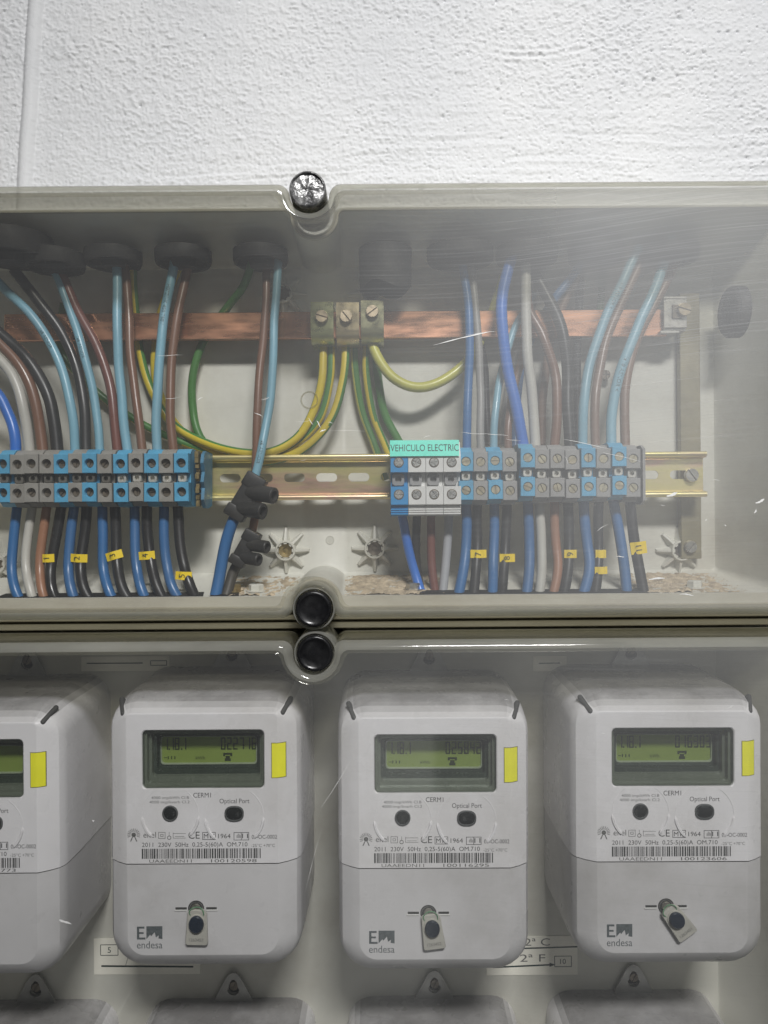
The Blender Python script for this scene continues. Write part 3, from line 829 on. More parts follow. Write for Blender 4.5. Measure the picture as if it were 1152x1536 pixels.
def bracket():
    p0, p1 = W(1033, 440, 573), W(1033, 838, 573)
    root = thing('support_bracket', 'upright olive zinc strip at the end of the rail', 'bracket', (p0.x, 573, p1.z))
    L = p0.z - p1.z
    m = MB().box(-7.6, 7.6, -1.5, 4.5, 0, L, 0.5)
    m.build('strip', M['zinc_olive'], root)
    s = screw_head(MB(), 4.6, 3.0, 0.9, ang=0.9)
    q = W(1036, 820, 570)
    s.build('screw', M['steel'], root, (q.x - p0.x, -1.5, q.z - p1.z))
bracket()

BAR_Z, BAR_D = 136.3, 560.0
x0, x1 = W(6, 490, 560).x, W(1000, 486, 560).x
o = MB().box(x0, x1, 0, 5, -9.8, 9.8, 0.5).build('earth_busbar', M['copper'], None, (0, BAR_D, EYE_Z + BAR_Z))
tag(o, 'long flat copper earth busbar across the upper box', 'busbar')

def clamp(px, py, label, mat, ang, sdx, sdz):
    p = W(px, py, 546)
    root = thing('earth_clamp', label, 'clamp', (p.x, 546, p.z), 'earth clamps on the busbar')
    m = MB()
    prof = [(0, 14.4), (0, -4.5), (0.6, -7.5), (2.6, -10.6), (6, -13.2), (10, -14.2), (26, -14.2), (26, -12.7), (10.4, -12.7), (7.2, -11.8), (4, -9.5), (2.1, -6.8), (1.6, -4.2), (1.6, 12.8), (26, 12.8), (26, 14.4)]
    m.prism_x(prof, -8.1, 8.1)
    m.build('yoke', M[mat], root, angle=28)
    s = screw_head(MB(), 4.5, 3.8, 1.0, ang=ang)
    s.build('screw', M['brass_screw'], root, (sdx, 0, sdz))
clamp(483, 483, 'greenish zinc earth clamp with two thin earth wires below', 'yoke_a', -0.3, 0.0, 3.4)
clamp(521.5, 484, 'pinkish zinc earth clamp, middle one of three on the busbar', 'yoke_b', -0.9, -1.0, 4.0)
clamp(558.5, 481, 'olive zinc earth clamp with a thick yellow-green wire curving away', 'yoke_c', 0.65, 0.0, 6.0)
# busbar end clamp
def end_clamp():
    p = W(1013, 470, 556)
    root = thing('busbar_clamp', 'steel clamp holding the end of the busbar by the bracket', 'clamp', (p.x, 556, p.z))
    m = MB()
    m.box(-8.5, 8.5, 0, 2, -10.5, 10.5, 0.4)
    m.box(-8.5, 8.5, 0, 17, 10.6, 12.4, 0.3)
    m.box(-11, 3, 0, 17, -14.2, -12.2, 0.3)
    m.box(-8.5, 8.5, 2, 17, -12.1, -9.5, 0.3)
    m.build('yoke', M['steel'], root)
    s = screw_head(MB(), 4.9, 4.0, 1.0, ang=-0.3)
    s.build('screw', M['brass_screw'], root, (5.5, 0, 2.2))
    d = MB().box(-3.5, 3.5, 0, 1, -4, 6, 0.3)
    d.build('washer', M['steel_dark'], root, (1.0, -1.1, 0))
end_clamp()
o = screw_head(MB(), 3.6, 3.5, 0.8, cross=True).build('back_screw', M['steel_dark'], None, W(907, 563, 576))
tag(o, 'small dark screw showing between the light blue wires', 'screw')
# bolts on the floor of the upper box
for px, py, lb, mt in ((350, 889, 'brassy hex bolt on the floor below the screw connectors', 'brass'), (384, 871, 'dull grey hex bolt on the floor near a star boss', 'box'),
                       (620, 886, 'grey hex bolt on the dusty floor below the white terminals', 'steel'), (1042, 884, 'pale hex bolt on the dusty floor by the end wall', 'box')):
    p = W(px, py, 532)
    m = MB()
    m.lathe([(7.2, 0), (7.2, -1.0)][::-1], 20, axis='z')
    m.lathe([(5.2, 0), (5.2, 3.6), (4.4, 4.2)], 6, axis='z')
    o = m.build('hex_bolt', M[mt], None, (p.x, p.y, EYE_Z - 53.2))
    tag(o, lb, 'bolt', 'bolts on the box floor')

# ------------------------------------------------------------------ terminal blocks
T_D = 553.0
ME = {}
def terminal_meshes(key, col, deep):
    w = 4.85
    b = MB()
    b.prism_x([(-2, 17.5), (-2, -17.5), (-6, -19.6), (-25, -19.0), (-28.5, -16.6), (-28.5, 16.8), (-25, 19.4), (-21, 20.3), (-19, 20.3), (-6, 19.4)], -w, w)
    def block(z0, z1):
        zc, zh = (z0 + z1) / 2, (z1 - z0) / 2
        n = 24
        r = 3.15
        def sq(ins, y):
            out = []
            for k in range(n):
                t = 2 * math.pi * (k + 0.5) / n
                c_, s_ = math.cos(t), math.sin(t)
                q = min((w - ins) / max(abs(c_), 1e-6), (zh - ins) / max(abs(s_), 1e-6))
                out.append([q * c_, y, zc + q * s_])
            for sx, sz in ((1, 1), (-1, 1), (1, -1), (-1, -1)):
                X_, Z_ = sx * (w - ins), zc + sz * (zh - ins)
                kk = min(range(n), key=lambda k: (out[k][0] - X_) ** 2 + (out[k][2] - Z_) ** 2)
                out[kk] = [X_, y, Z_]
            return out
        circ = lambda y, rr: [(rr * math.cos(2 * math.pi * (k + 0.5) / n), y, zc + rr * math.sin(2 * math.pi * (k + 0.5) / n)) for k in range(n)]
        b.loft([sq(0, -27), sq(0, -35.3), sq(0.35, -35.7), circ(-35.7, r + 0.15), circ(-35.4, r), circ(-30, r * 0.95)], cap1=True)
    block(3.1, 16.4)
    block(-16.2, -3.2)
    ME[key] = b.mesh('housing', M[col], angle=30)
if True:
    for key, col in (('blue', 'blue_term'), ('grey', 'grey_term'), ('greyr', 'grey_term_r')):
        terminal_meshes(key, col, True)
    ME['screw_l'] = screw_head(MB(), 2.75, 1.6, 0.8).mesh('clamp_screw', M['steel_dark'])
    ME['screw_r'] = screw_head(MB(), 2.95, 1.6, 0.7).mesh('clamp_screw', M['brass_pale'])
    m = MB()
    n = 16
    circ = lambda y, r: [(r * math.cos(2 * math.pi * (k + .5) / n), y, r * math.sin(2 * math.pi * (k + .5) / n)) for k in range(n)]
    def sqr(y, h):
        o = []
        for k in range(n):
            t = 2 * math.pi * (k + .5) / n
            q = h / max(abs(math.cos(t)), abs(math.sin(t)))
            o.append((q * math.cos(t), y, q * math.sin(t)))
        return o
    m.loft([sqr(0, 2.9), sqr(-4.2, 2.9), sqr(-4.5, 2.6), circ(-4.5, 1.55), circ(-1.5, 1.5)], cap1=True)
    ME['post_bright'] = m.mesh('test_post', M['post'])
ME['post_dull'] = ME['post_bright'].copy(); ME['post_dull'].materials[0] = M['post_dull']

def terminal(px, py, colkey, label, group, screw, post, dz=0.0, dy=0.0):
    p = W(px, py, 518)
    root = thing('terminal_block', label, 'terminal', (p.x, T_D + dy, EYE_Z + 24.4 + dz + random.uniform(-0.35, 0.35)), group, (0, random.uniform(-0.012, 0.012), 0))
    link('housing', ME[colkey], root)
    for dz in (9.75, -9.7):
        link('clamp_screw', ME[screw], root, (0, -31.0 if screw == 'screw_l' else -33.6, dz), (0, random.uniform(0, 3.1), 0))
    link('test_post', ME[post], root, (random.uniform(-.2, .2), -28.6, 0))
ORD = ['first', 'second', 'third', 'fourth', 'fifth', 'sixth', 'seventh', 'eighth', 'ninth', 'tenth', 'eleventh', 'twelfth', 'thirteenth']
LX = [4, 26, 47, 70, 92, 113, 134, 157, 181, 204, 227, 249, 272]
LC = ['blue', 'grey', 'grey', 'grey', 'blue', 'grey', 'blue', 'grey', 'blue', 'grey', 'blue', 'grey', 'blue']
for k, (x, c) in enumerate(zip(LX, LC)):
    lb = f'{c} rail terminal, {ORD[12 - k]} from the broken blue end plate' if k < 12 else 'blue rail terminal right against the broken blue end plate'
    terminal(x, 716, c, lb, 'terminals of the worn block with dark screws', 'screw_l', 'post_bright' if k > 7 else 'post_dull')
RX = [699, 721, 743, 765, 791, 813, 836, 859, 882, 905, 928, 950]
RC = ['blue', 'grey', 'blue', 'grey', 'blue', 'grey', 'grey', 'grey', 'blue', 'grey', 'blue', 'grey']
for k, (x, c) in enumerate(zip(RX, RC)):
    lb = f'{c} rail terminal with pale screws, {ORD[k - 1]} beyond the one beside the white terminals' if k else 'blue rail terminal with pale screws directly beside the white terminals'
    terminal(x, 711, 'greyr' if c == 'grey' else c, lb, 'terminals of the cleaner block with pale screws', 'screw_r', 'post_bright',
             (-0.4, -0.9, -0.3, -0.9, 1.8, 0.4, 0.5, 0.3, 1.3, 0.2, 1.5, 0.4)[k], (0, .5, .2, .8, -1.6, -.4, 0, .3, -1.2, 0, -1.4, .3)[k])
# end plates
p = W(288, 718, 518)
root = thing('end_plate', 'broken blue end plate with brassy bits closing the worn terminal block', 'end plate', (p.x + 2.2, T_D, EYE_Z + 24.4))
m = MB()
pr = [(-2, 18), (-4, -19), (-16, -21), (-24, -20.5), (-29, -15), (-26, -7), (-30, -3), (-26, 4), (-30, 10), (-27, 16), (-22, 18.5)]
m.prism_x(pr, 2.2, 4.4)
m.prism_x([(y * 0.55, z * 0.9) for y, z in pr], -2.3, 2.2)
m.build('plate', M['blue_plate'], root)
m = MB()
for k in range(30):
    z = random.uniform(-18, 18); y = -23 - random.uniform(0, 6); r = random.uniform(0.7, 1.9)
    m.box(-1.8, 1.0, y - r, y + r, z - r, z + r, 0.3, M=Matrix.Rotation(random.uniform(-.4, .4), 4, 'Y') if False else None)
m.build('brass_fragments', M['brass'], root)['kind'] = 'stuff'
p = W(964, 709, 525)
o = MB().prism_x([(-2, 19), (-2, -19), (-25, -21), (-31, -18), (-31, 17), (-25, 20)], -0.9, 0.9).build('end_plate', M['grey_term_r'], None, (p.x, T_D, EYE_Z + 24.4))
tag(o, 'thin grey end plate closing the block near the bracket', 'end plate')

# new terminals for the vehicle charger
def ev_mesh(col):
    w = 5.75
    b = MB()
    z = lambda py: (768 - py) / F_PX * 514 - 24.4
    prof = [(-2, 20), (-2, -22), (-10, -27.4), (-30, -27.4), (-33.4, -26.6)]
    for a in (772, 768.5, 765, 761.5):                 # moulded ribs
        prof += [(-35.5, z(a + 0.6)), (-36.6, z(a)), (-36.6, z(a - 1.6)), (-35.9, z(a - 2.2))]
    prof += [(-39, z(757)), (-39, z(730)), (-31, z(729.5)), (-31, z(709)), (-39, z(708.5)), (-39, z(686)), (-38, z(685)), (-33, 22.5), (-20, 23)]
    b.prism_x(prof, -w, w)
    return b.mesh('housing', M[col], angle=25)
ME['ev_blue'], ME['ev_white'] = ev_mesh('blue_ev'), ev_mesh('white_ev')
ME['ev_screw'] = screw_head(MB(), 2.8, 1.2, 0.9, cross=True).mesh('clamp_screw', M['steel_bright'])
ME['ev_ring'] = MB().lathe([(3.5, 0), (3.3, -0.5), (2.9, -0.5), (2.75, 0)], 22, cap0=False, cap1=False).mesh('screw_rim', M['steel_dark'])
ME['ev_post'] = MB().loft([sqr(0, 4.0), sqr(-3.6, 4.0), circ(-3.6, 2.2), circ(-1.2, 2.1)], cap1=True).mesh('test_post', M['grey_ev'])
EVX = [599, 625.5, 652, 678.5]
for k, x in enumerate(EVX):
    p = W(x, 714, 514)
    root = thing('terminal_block', ['blue cross-screw terminal under the teal label', 'white cross-screw terminal directly beside the blue one under the teal label', 'white cross-screw terminal between two white ones under the teal label',
                 'white cross-screw terminal under the end of the teal label'][k], 'terminal', (p.x, T_D, EYE_Z + 24.4), 'new terminals under the teal label')
    link('housing', ME['ev_white' if k else 'ev_blue'], root)
    for py in (694, 742):
        zz = (768 - py) / F_PX * 514 - 24.4
        s = link('clamp_screw', ME['ev_screw'], root, (-.4, -38.7, zz), (0, random.uniform(0, 1.5), 0))
        link('screw_rim', ME['ev_ring'], root, (-.4, -38.9, zz))
    link('test_post', ME['ev_post'], root, (-0.6, -31, (768 - 719) / F_PX * 514 - 24.4))
p0, p1 = W(585, 684, 512.5), W(689, 684, 512.5)
zt0 = (768 - 660.5) / F_PX * 514; zt1 = (768 - 684.6) / F_PX * 512.5
root = thing('label_strip', 'teal label strip lettered VEHICULO ELECTRIC above the new terminals', 'label', ((p0.x + p1.x) / 2, 512.5, EYE_Z + zt1))
hw, hh = (p1.x - p0.x) / 2, zt0 - zt1
m = MB()
m.prism_x([(0, 0), (2.2, hh), (3.4, hh), (1.2, 0)], -hw, hw)
m.build('strip', M['teal'], root)
m = MB()
m.text('VEHICULO ELECTRIC', 0, hh * 0.52, 0, 4.5, w=2 * hw * 0.985, fn=lambda x, z: (x, 2.2 * z / hh - 0.12, z))
m.build('lettering', M['ink'], root, smooth=False)

# ------------------------------------------------------------------ wires
def spline(pts, step=3.0):
    P = [Vector(p) for p in pts]
    P = [P[0] * 2 - P[1]] + P + [P[-1] * 2 - P[-2]]
    out = []
    for i in range(1, len(P) - 2):
        p0, p1, p2, p3 = P[i-1], P[i], P[i+1], P[i+2]
        n = max(2, int((p2 - p1).length / step))
        for k in range(n):
            t = k / n
            out.append(0.5 * ((2 * p1) + (p2 - p0) * t + (2 * p0 - 5 * p1 + 4 * p2 - p3) * t * t + (3 * p1 - p0 - 3 * p2 + p3) * t ** 3))
    out.append(P[-2])
    return out

def tube_mesh(pts, r, stripe=None, n=14, twist=0.0, phase=0.0):
    m = MB()
    rings = []
    prev = None
    for i, p in enumerate(pts):
        t = (pts[min(i + 1, len(pts) - 1)] - pts[max(i - 1, 0)]).normalized()
        ref = Vector((0, -1, 0)) if prev is None else prev
        a = (ref - t * ref.dot(t)).normalized()
        prev = a
        b = t.cross(a)
        rings.append([tuple(p + (a * math.cos(q) + b * math.sin(q)) * r) for q in [2 * math.pi * k / n for k in range(n)]])
    if stripe is None:
        m.loft(rings, True, True)
    else:
        for k in range(len(rings) - 1):
            for i in range(n):
                j = (i + 1) % n
                ang = (i / n + phase + twist * k) % 1.0
                m.add([rings[k][i], rings[k][j], rings[k+1][j], rings[k+1][i]], [(0, 1, 2, 3)], 1 if ang < stripe else 0)
    return m

WG = 'single-core wires in the upper box'
def wire(pts, r, mat, label, stripe=None, twist=0.004, phase=0.0, prt=None, name='wire'):
    """pts: (px, py, D)"""
    P = spline([W(*p) for p in pts])
    sd = random.uniform(0, 50)                          # hand-bent: small wobbles
    P = [p + Vector((0.45 * math.sin(i * 0.21 + sd) + 0.12 * math.sin(i * 0.5 + 2 * sd), 0.4 * math.sin(i * 0.25 + 3 * sd), 0)) for i, p in enumerate(P)]
    org = P[0].copy()
    Q = [p - org for p in P]
    m = tube_mesh(Q, r, stripe, twist=twist, phase=phase)
    if stripe is None:
        me = m.mesh(name, M[mat])
    else:
        me = m.mesh(name, [M[mat], M['w_green']])
        bm = bmesh.new(); bm.from_mesh(me)
        bmesh.ops.remove_doubles(bm, verts=bm.verts, dist=1e-6)
        bmesh.ops.recalc_face_normals(bm, faces=bm.faces)
        bm.to_mesh(me); bm.free()
        me.shade_smooth()
    o = link(name, me, None, org)
    tag(o, label, 'wire', WG)
    if prt:                                             # lettering printed along the insulation
        body, s0, h = prt
        L = [0.0]
        for a, b in zip(Q, Q[1:]): L.append(L[-1] + (b - a).length)
        vs, fs, tw = TEXTS[body]
        k = h / CAP_H
        out = []
        for a, b in vs:
            s = s0 + a * k
            i = max(0, min(len(Q) - 2, int(np.searchsorted(L, s)) - 1))
            f = (s - L[i]) / max(L[i+1] - L[i], 1e-6)
            p = Q[i].lerp(Q[i+1], f)
            t = (Q[i+1] - Q[i]).normalized()
            fr = Vector((0, -1, 0)); fr = (fr - t * fr.dot(t)).normalized()
            sd = t.cross(fr)
            an = (b * k - h / 2) / r
            out.append(tuple(p + (fr * math.cos(an) + sd * -math.sin(an)) * (r + 0.06)))
        MB().add(out, fs).build('lettering', M['ink'], o, smooth=False)
    return o, P

G, E_ = 550, 536          # depth at the grommets, depth where wires enter the terminals
R0 = 3.25
up_left = [
 ([(-60, 560, 540), (-10, 585, 540), (12, 622, 538), (22, 655, E_), (25, 690, E_)], 3.7, 'w_bright', 'bright blue wire bending down into the worn block at the photo edge'),
 ([(-60, 495, 540), (0, 541, 540), (26, 578, 538), (38, 622, E_), (45, 690, E_)], 3.6, 'w_white', 'white wire entering the worn block beside the bright blue one'),
 ([(-60, 460, 541), (0, 516, 541), (34, 556, 540), (55, 610, 538), (66, 690, E_)], 3.8, 'w_brown', 'thick brown wire entering the worn block beside the white one'),
 ([(-40, 462, 543), (0, 500, 543), (42, 541, 541), (70, 588, 540), (82, 632, 538), (87, 690, E_)], 4.2, 'w_black', 'thick black wire entering the worn block beside the thick brown one'),
 ([(-20, 405, 545), (8, 434, 544), (45, 470, 541), (78, 522, 540), (99, 575, 538), (110, 625, E_), (113, 690, E_)], 3.2, 'w_light', 'light blue wire sweeping from the photo edge into the worn block'),
 ([(20, 405, 548), (60, 455, 548), (94, 500, 548), (116, 556, 545), (126, 615, 540), (130, 690, E_)], 3.7, 'w_black', 'black wire between the first two light blue wires of the worn block'),
 ([(78, 395, G), (104, 465, 546), (124, 520, 542), (137, 575, 540), (145, 630, 538), (151, 690, E_)], 3.0, 'w_light', 'light blue wire from the overlapping grommet into the worn block'),
 ([(88, 402, G), (112, 455, 548), (143, 515, 544), (162, 570, 541), (172, 625, 538), (178, 690, E_)], 3.3, 'w_red', 'reddish brown wire crossing the busbar into the worn block'),
 ([(174, 385, G), (177, 455, 545), (177, 540, 541), (183, 605, 538), (194, 690, E_)], 3.3, 'w_light', 'straight light blue wire under the third visible grommet'),
 ([(186, 398, 556), (193, 470, 551), (198, 550, 545), (206, 620, 540), (216, 690, E_)], 3.1, 'w_brown', 'brown wire beside the straight light blue wire'),
 ([(263, 385, G), (252, 445, 546), (241, 520, 542), (235, 600, 538), (237, 690, E_)], 3.3, 'w_light', 'light blue wire with printed lettering nearest the end of the worn block'),
 ([(283, 392, 554), (270, 460, 549), (258, 530, 545), (255, 600, 540), (262, 690, E_)], 3.2, 'w_brown', 'brown wire entering the last grey terminal of the worn block'),
]
for k, (pts, r, mat, lb) in enumerate(up_left):
    wire(pts, r, mat, lb, prt=('H07Z1-K 450/750V', 22, 2.6) if k == 10 else ('1x6 AENOR', 60, 2.2) if k in (4, 6) else None)
wire([(401, 392, 556), (398, 460, 550), (392, 540, 545), (386, 620, 540), (383, 690, 537), (384, 760, 536)], 2.9, 'w_brown', 'brown wire dropping behind the upper screw connector')
wire([(417, 390, G), (413, 470, 545), (408, 560, 541), (402, 620, 537), (392, 680, 531), (378, 735, 528)], 3.0, 'w_light', 'light blue wire with lettering entering the upper screw connector', prt=('1x6 AENOR', 132, 2.4))
up_right = [
 ([(694, 385, G), (702, 460, 547), (704, 560, 542), (701, 620, 538), (699, 690, E_)], 3.1, 'w_blue', 'dark blue wire entering the block next to the teal label'),
 ([(706, 400, 555), (716, 480, 550), (719, 560, 545), (721, 620, 540), (722, 690, E_)], 2.8, 'w_grey', 'grey wire beside the dark blue one near the teal label'),
 ([(800, 440, 566), (770, 500, 558), (750, 565, 548), (743, 620, 540), (741, 690, E_)], 2.7, 'w_light', 'thin light blue wire slanting behind the bright blue wire'),
 ([(800, 470, 568), (785, 530, 560), (768, 590, 550), (763, 640, 540), (764, 690, E_)], 2.8, 'w_brown', 'brown wire partly hidden behind the bright blue wire'),
 ([(768, 380, 545), (755, 440, 542), (754, 500, 540), (762, 560, 538), (777, 620, 536), (789, 690, E_)], 4.0, 'w_bright', 'thick bright blue wire from the scratched grommet'),
 ([(789, 385, 548), (788, 450, 545), (791, 520, 542), (798, 590, 540), (803, 690, E_)], 3.6, 'w_white', 'white wire beside the thick bright blue wire'),
 ([(790, 400, 562), (792, 460, 555), (815, 505, 549), (832, 555, 545), (835, 610, 540), (830, 690, E_)], 3.4, 'w_brown', 'brown wire bowing out between white and black wires'),
 ([(797, 400, 556), (822, 445, 551), (842, 495, 548), (851, 560, 545), (853, 620, 540), (856, 690, E_)], 4.0, 'w_black', 'thick black wire in the block near the bracket'),
 ([(960, 370, G), (935, 420, 548), (908, 475, 546), (886, 545, 542), (875, 610, 538), (872, 690, E_)], 3.4, 'w_light', 'light blue wire, shorter of the two slanting from the haze'),
 ([(965, 385, 556), (940, 440, 554), (912, 500, 550), (898, 560, 546), (893, 620, 540), (894, 690, E_)], 3.2, 'w_tanb', 'brown wire between the two slanting light blue wires'),
 ([(1008, 355, G), (988, 420, 547), (958, 485, 544), (932, 555, 541), (918, 620, 538), (915, 690, E_)], 3.6, 'w_light', 'light blue wire with lettering slanting from the end grommet'),
 ([(1022, 370, 556), (995, 430, 553), (962, 495, 549), (941, 560, 545), (936, 620, 540), (940, 690, E_)], 3.3, 'w_tanb', 'brown wire nearest the bracket'),
]
for k, (pts, r, mat, lb) in enumerate(up_right):
    wire(pts, r, mat, lb, prt=('1x10 AENOR <', 96, 2.8) if k == 10 else ('1x10 AENOR <', 30, 2.4) if k == 8 else None)
wire([(885, 375, 562), (858, 415, 562), (830, 450, 562), (806, 490, 566), (785, 540, 570), (775, 600, 570), (772, 672, 562)], 3.2, 'w_blue', 'blue wire running down behind the brown and black ones')
wire([(870, 390, 566), (868, 470, 568), (866, 560, 568), (864, 668, 560)], 3.0, 'w_black', 'thin black wire standing upright behind the thick black one')
wire([(905, 395, 568), (900, 470, 571), (884, 560, 571), (868, 668, 560)], 2.7, 'w_green2', 'dark green wire behind the slanting light blue wires')

wire([(700, 395, 566), (712, 470, 570), (727, 560, 571), (733, 668, 562)], 2.8, 'w_black', 'thin dark wire half hidden between the grey and thin light blue wires')
wire([(815, 395, 567), (800, 450, 568), (779, 520, 572), (760, 600, 571), (753, 668, 562)], 2.8, 'w_grey', 'grey wire far behind the bright blue wire')
wire([(880, 395, 568), (852, 445, 567), (828, 500, 566), (816, 580, 565), (813, 668, 560)], 3.0, 'w_tanb', 'brown wire far behind the white wire')
earth = [
 ([(200, 405, 562), (203, 470, 569), (210, 530, 571), (226, 580, 571), (258, 635, 569), (318, 668, 562), (390, 680, 556), (438, 662, 556), (468, 620, 558), (484, 565, 560), (486, 500, 563)], 3.05, 'w_yel', 0.30, 0.40, 'yellow-green earth wire looping from the brown wires to the first clamp'),
 ([(95, 455, 566), (90, 520, 572), (128, 572, 573), (190, 622, 572), (270, 662, 571), (360, 688, 566), (425, 678, 562), (474, 636, 562), (494, 575, 563), (499, 500, 564)], 2.8, 'w_yel', 0.50, 0.40, 'greenish earth wire on the far side of the first clamp'),
 ([(270, 395, 560), (246, 455, 570), (232, 530, 573), (238, 590, 573), (272, 645, 571), (335, 684, 568), (400, 692, 560), (455, 674, 557), (494, 632, 557), (514, 570, 559), (521, 500, 563)], 3.05, 'w_yel', 0.30, 0.88, 'yellow-green earth wire looping to the middle clamp'),
 ([(380, 388, 554), (366, 430, 560), (340, 462, 568), (308, 505, 571), (291, 555, 571), (290, 615, 571), (300, 655, 569), (330, 690, 572)], 3.0, 'w_yelg', 0.68, 0.30, 'mostly green earth wire hanging in a bow behind the busbar'),
 ([(530, 500, 564), (533, 560, 570), (545, 620, 572), (562, 670, 572), (578, 720, 573)], 2.8, 'w_yelg', 0.50, 0.44, 'thin green earth wire dropping from the middle clamp'),
 ([(549, 500, 564), (549, 560, 568), (560, 620, 570), (578, 670, 570), (596, 715, 571)], 2.8, 'w_yelp', 0.40, 0.46, 'yellow-green earth wire dropping from the olive clamp'),
 ([(566, 500, 566), (566, 560, 572), (576, 620, 574), (600, 665, 574), (622, 700, 574)], 3.2, 'w_green', None, 0, 'thick green earth wire curving down behind the teal label'),
 ([(554, 495, 562), (566, 535, 557), (588, 566, 555), (622, 581, 555), (660, 573, 558), (698, 546, 562), (722, 508, 567), (737, 470, 571), (756, 415, 566)], 3.7, 'w_yelpale', 0.12, 0.75, 'thick yellow earth wire curving up from the olive clamp'),
]
for pts, r, mat, st, ph, lb in earth:
    wire(pts, r, mat, lb, stripe=st, phase=ph, twist=0.0006, name='earth_wire')

def wire_tag(o, P, px, py, r, body, w=11.0, h=4.8, tilt=0.0, yoff=0.0):
    """yellow clip-on number tag on a wire"""
    tgt = W(px, py, 535)
    i = min(range(len(P)), key=lambda k: abs(P[k].z - tgt.z))
    c = P[i] - P[0]
    ca, sa = math.cos(tilt), math.sin(tilt)
    prof = []
    K = 10
    rr = r + 0.35
    for k in range(K + 1):
        x = (k / K - 0.5) * w
        y = -math.sqrt(max(rr * rr - min(abs(x), rr * 0.72) ** 2, 0)) + max(0, abs(x) - rr * 0.72) * 0.35
        prof.append((x, y))
    back = [(x, y + 0.5) for x, y in prof[::-1]]
    full = prof + back
    m = MB()
    m.loft([[(x * ca + h/2 * sa, y, x * sa - h/2 * ca) for x, y in full], [(x * ca - h/2 * sa, y, x * sa + h/2 * ca) for x, y in full]], True, True)
    dx = tgt.x - P[i].x
    t = m.build('number_tag', M['tagyel'], o, (c.x + max(-1.3, min(1.3, dx)), c.y - 1.0, c.z), smooth=False)
    if body:
        MB().text(body, -0.6, 0, -rr - 0.15, 3.9, rot=math.pi / 2 + tilt).build('lettering', M['ink'], t, smooth=False)

F_ = 523
low_left = [
 ([(25, 752, E_), (21, 800, 534), (18, 850, 530), (24, 885, F_), (38, 915, 521.5)], 3.3, 'w_blue', 'blue wire below the worn block nearest the photo edge', None),
 ([(49, 752, E_), (43, 800, 534), (40, 850, 530), (45, 885, F_), (54, 915, 521.5)], 3.1, 'w_white', 'white wire below the worn block', None),
 ([(71, 752, E_), (66, 800, 534), (60, 850, 530), (62, 885, F_), (72, 915, 521.5)], 3.1, 'w_tan', 'copper brown wire below the worn block', None),
 ([(92, 752, E_), (85, 800, 534), (77, 850, 530), (79, 885, F_), (92, 915, 521.5)], 3.5, 'w_black', 'black wire with yellow tag one below the worn block', ('1', 78, 839, 8.0, 0.02)),
 ([(111, 752, E_), (106, 800, 534), (103, 850, 530), (108, 885, F_), (118, 915, 521.5)], 3.4, 'w_blue', 'blue wire between the wires tagged one and two', None),
 ([(130, 752, E_), (126, 800, 534), (121, 850, 530), (128, 885, F_), (148, 915, 521.5)], 3.6, 'w_black', 'black wire with yellow tag two below the worn block', ('2', 124, 838, 11.5, -0.05)),
 ([(155, 752, E_), (154, 800, 534), (154, 850, 530), (162, 885, F_), (178, 915, 521.5)], 3.4, 'w_blue', 'blue wire between the wires tagged two and three', None),
 ([(173, 752, E_), (173, 800, 534), (175, 845, 530), (184, 882, F_), (206, 915, 521.5)], 3.6, 'w_black', 'black wire with yellow tag three below the worn block', ('3', 176, 835, 11.5, 0.28)),
 ([(201, 752, E_), (203, 800, 534), (206, 850, 530), (212, 885, F_), (226, 915, 521.5)], 3.4, 'w_blue', 'blue wire between the wires tagged three and four', None),
 ([(221, 752, E_), (222, 800, 534), (226, 845, 530), (236, 882, F_), (254, 915, 521.5)], 3.6, 'w_black', 'black wire with yellow tag four below the worn block', ('4', 224, 832, 11.0, 0.08)),
 ([(246, 752, E_), (247, 800, 534), (251, 850, 530), (258, 882, F_), (278, 915, 521.5)], 3.4, 'w_blue', 'blue wire between the wires tagged four and five', None),
 ([(266, 752, E_), (270, 800, 534), (276, 845, 530), (283, 875, F_), (300, 915, 521.5)], 3.6, 'w_black', 'black wire with yellow tag five at the end of the worn block', ('5', 274, 863, 11.0, -0.06)),
]
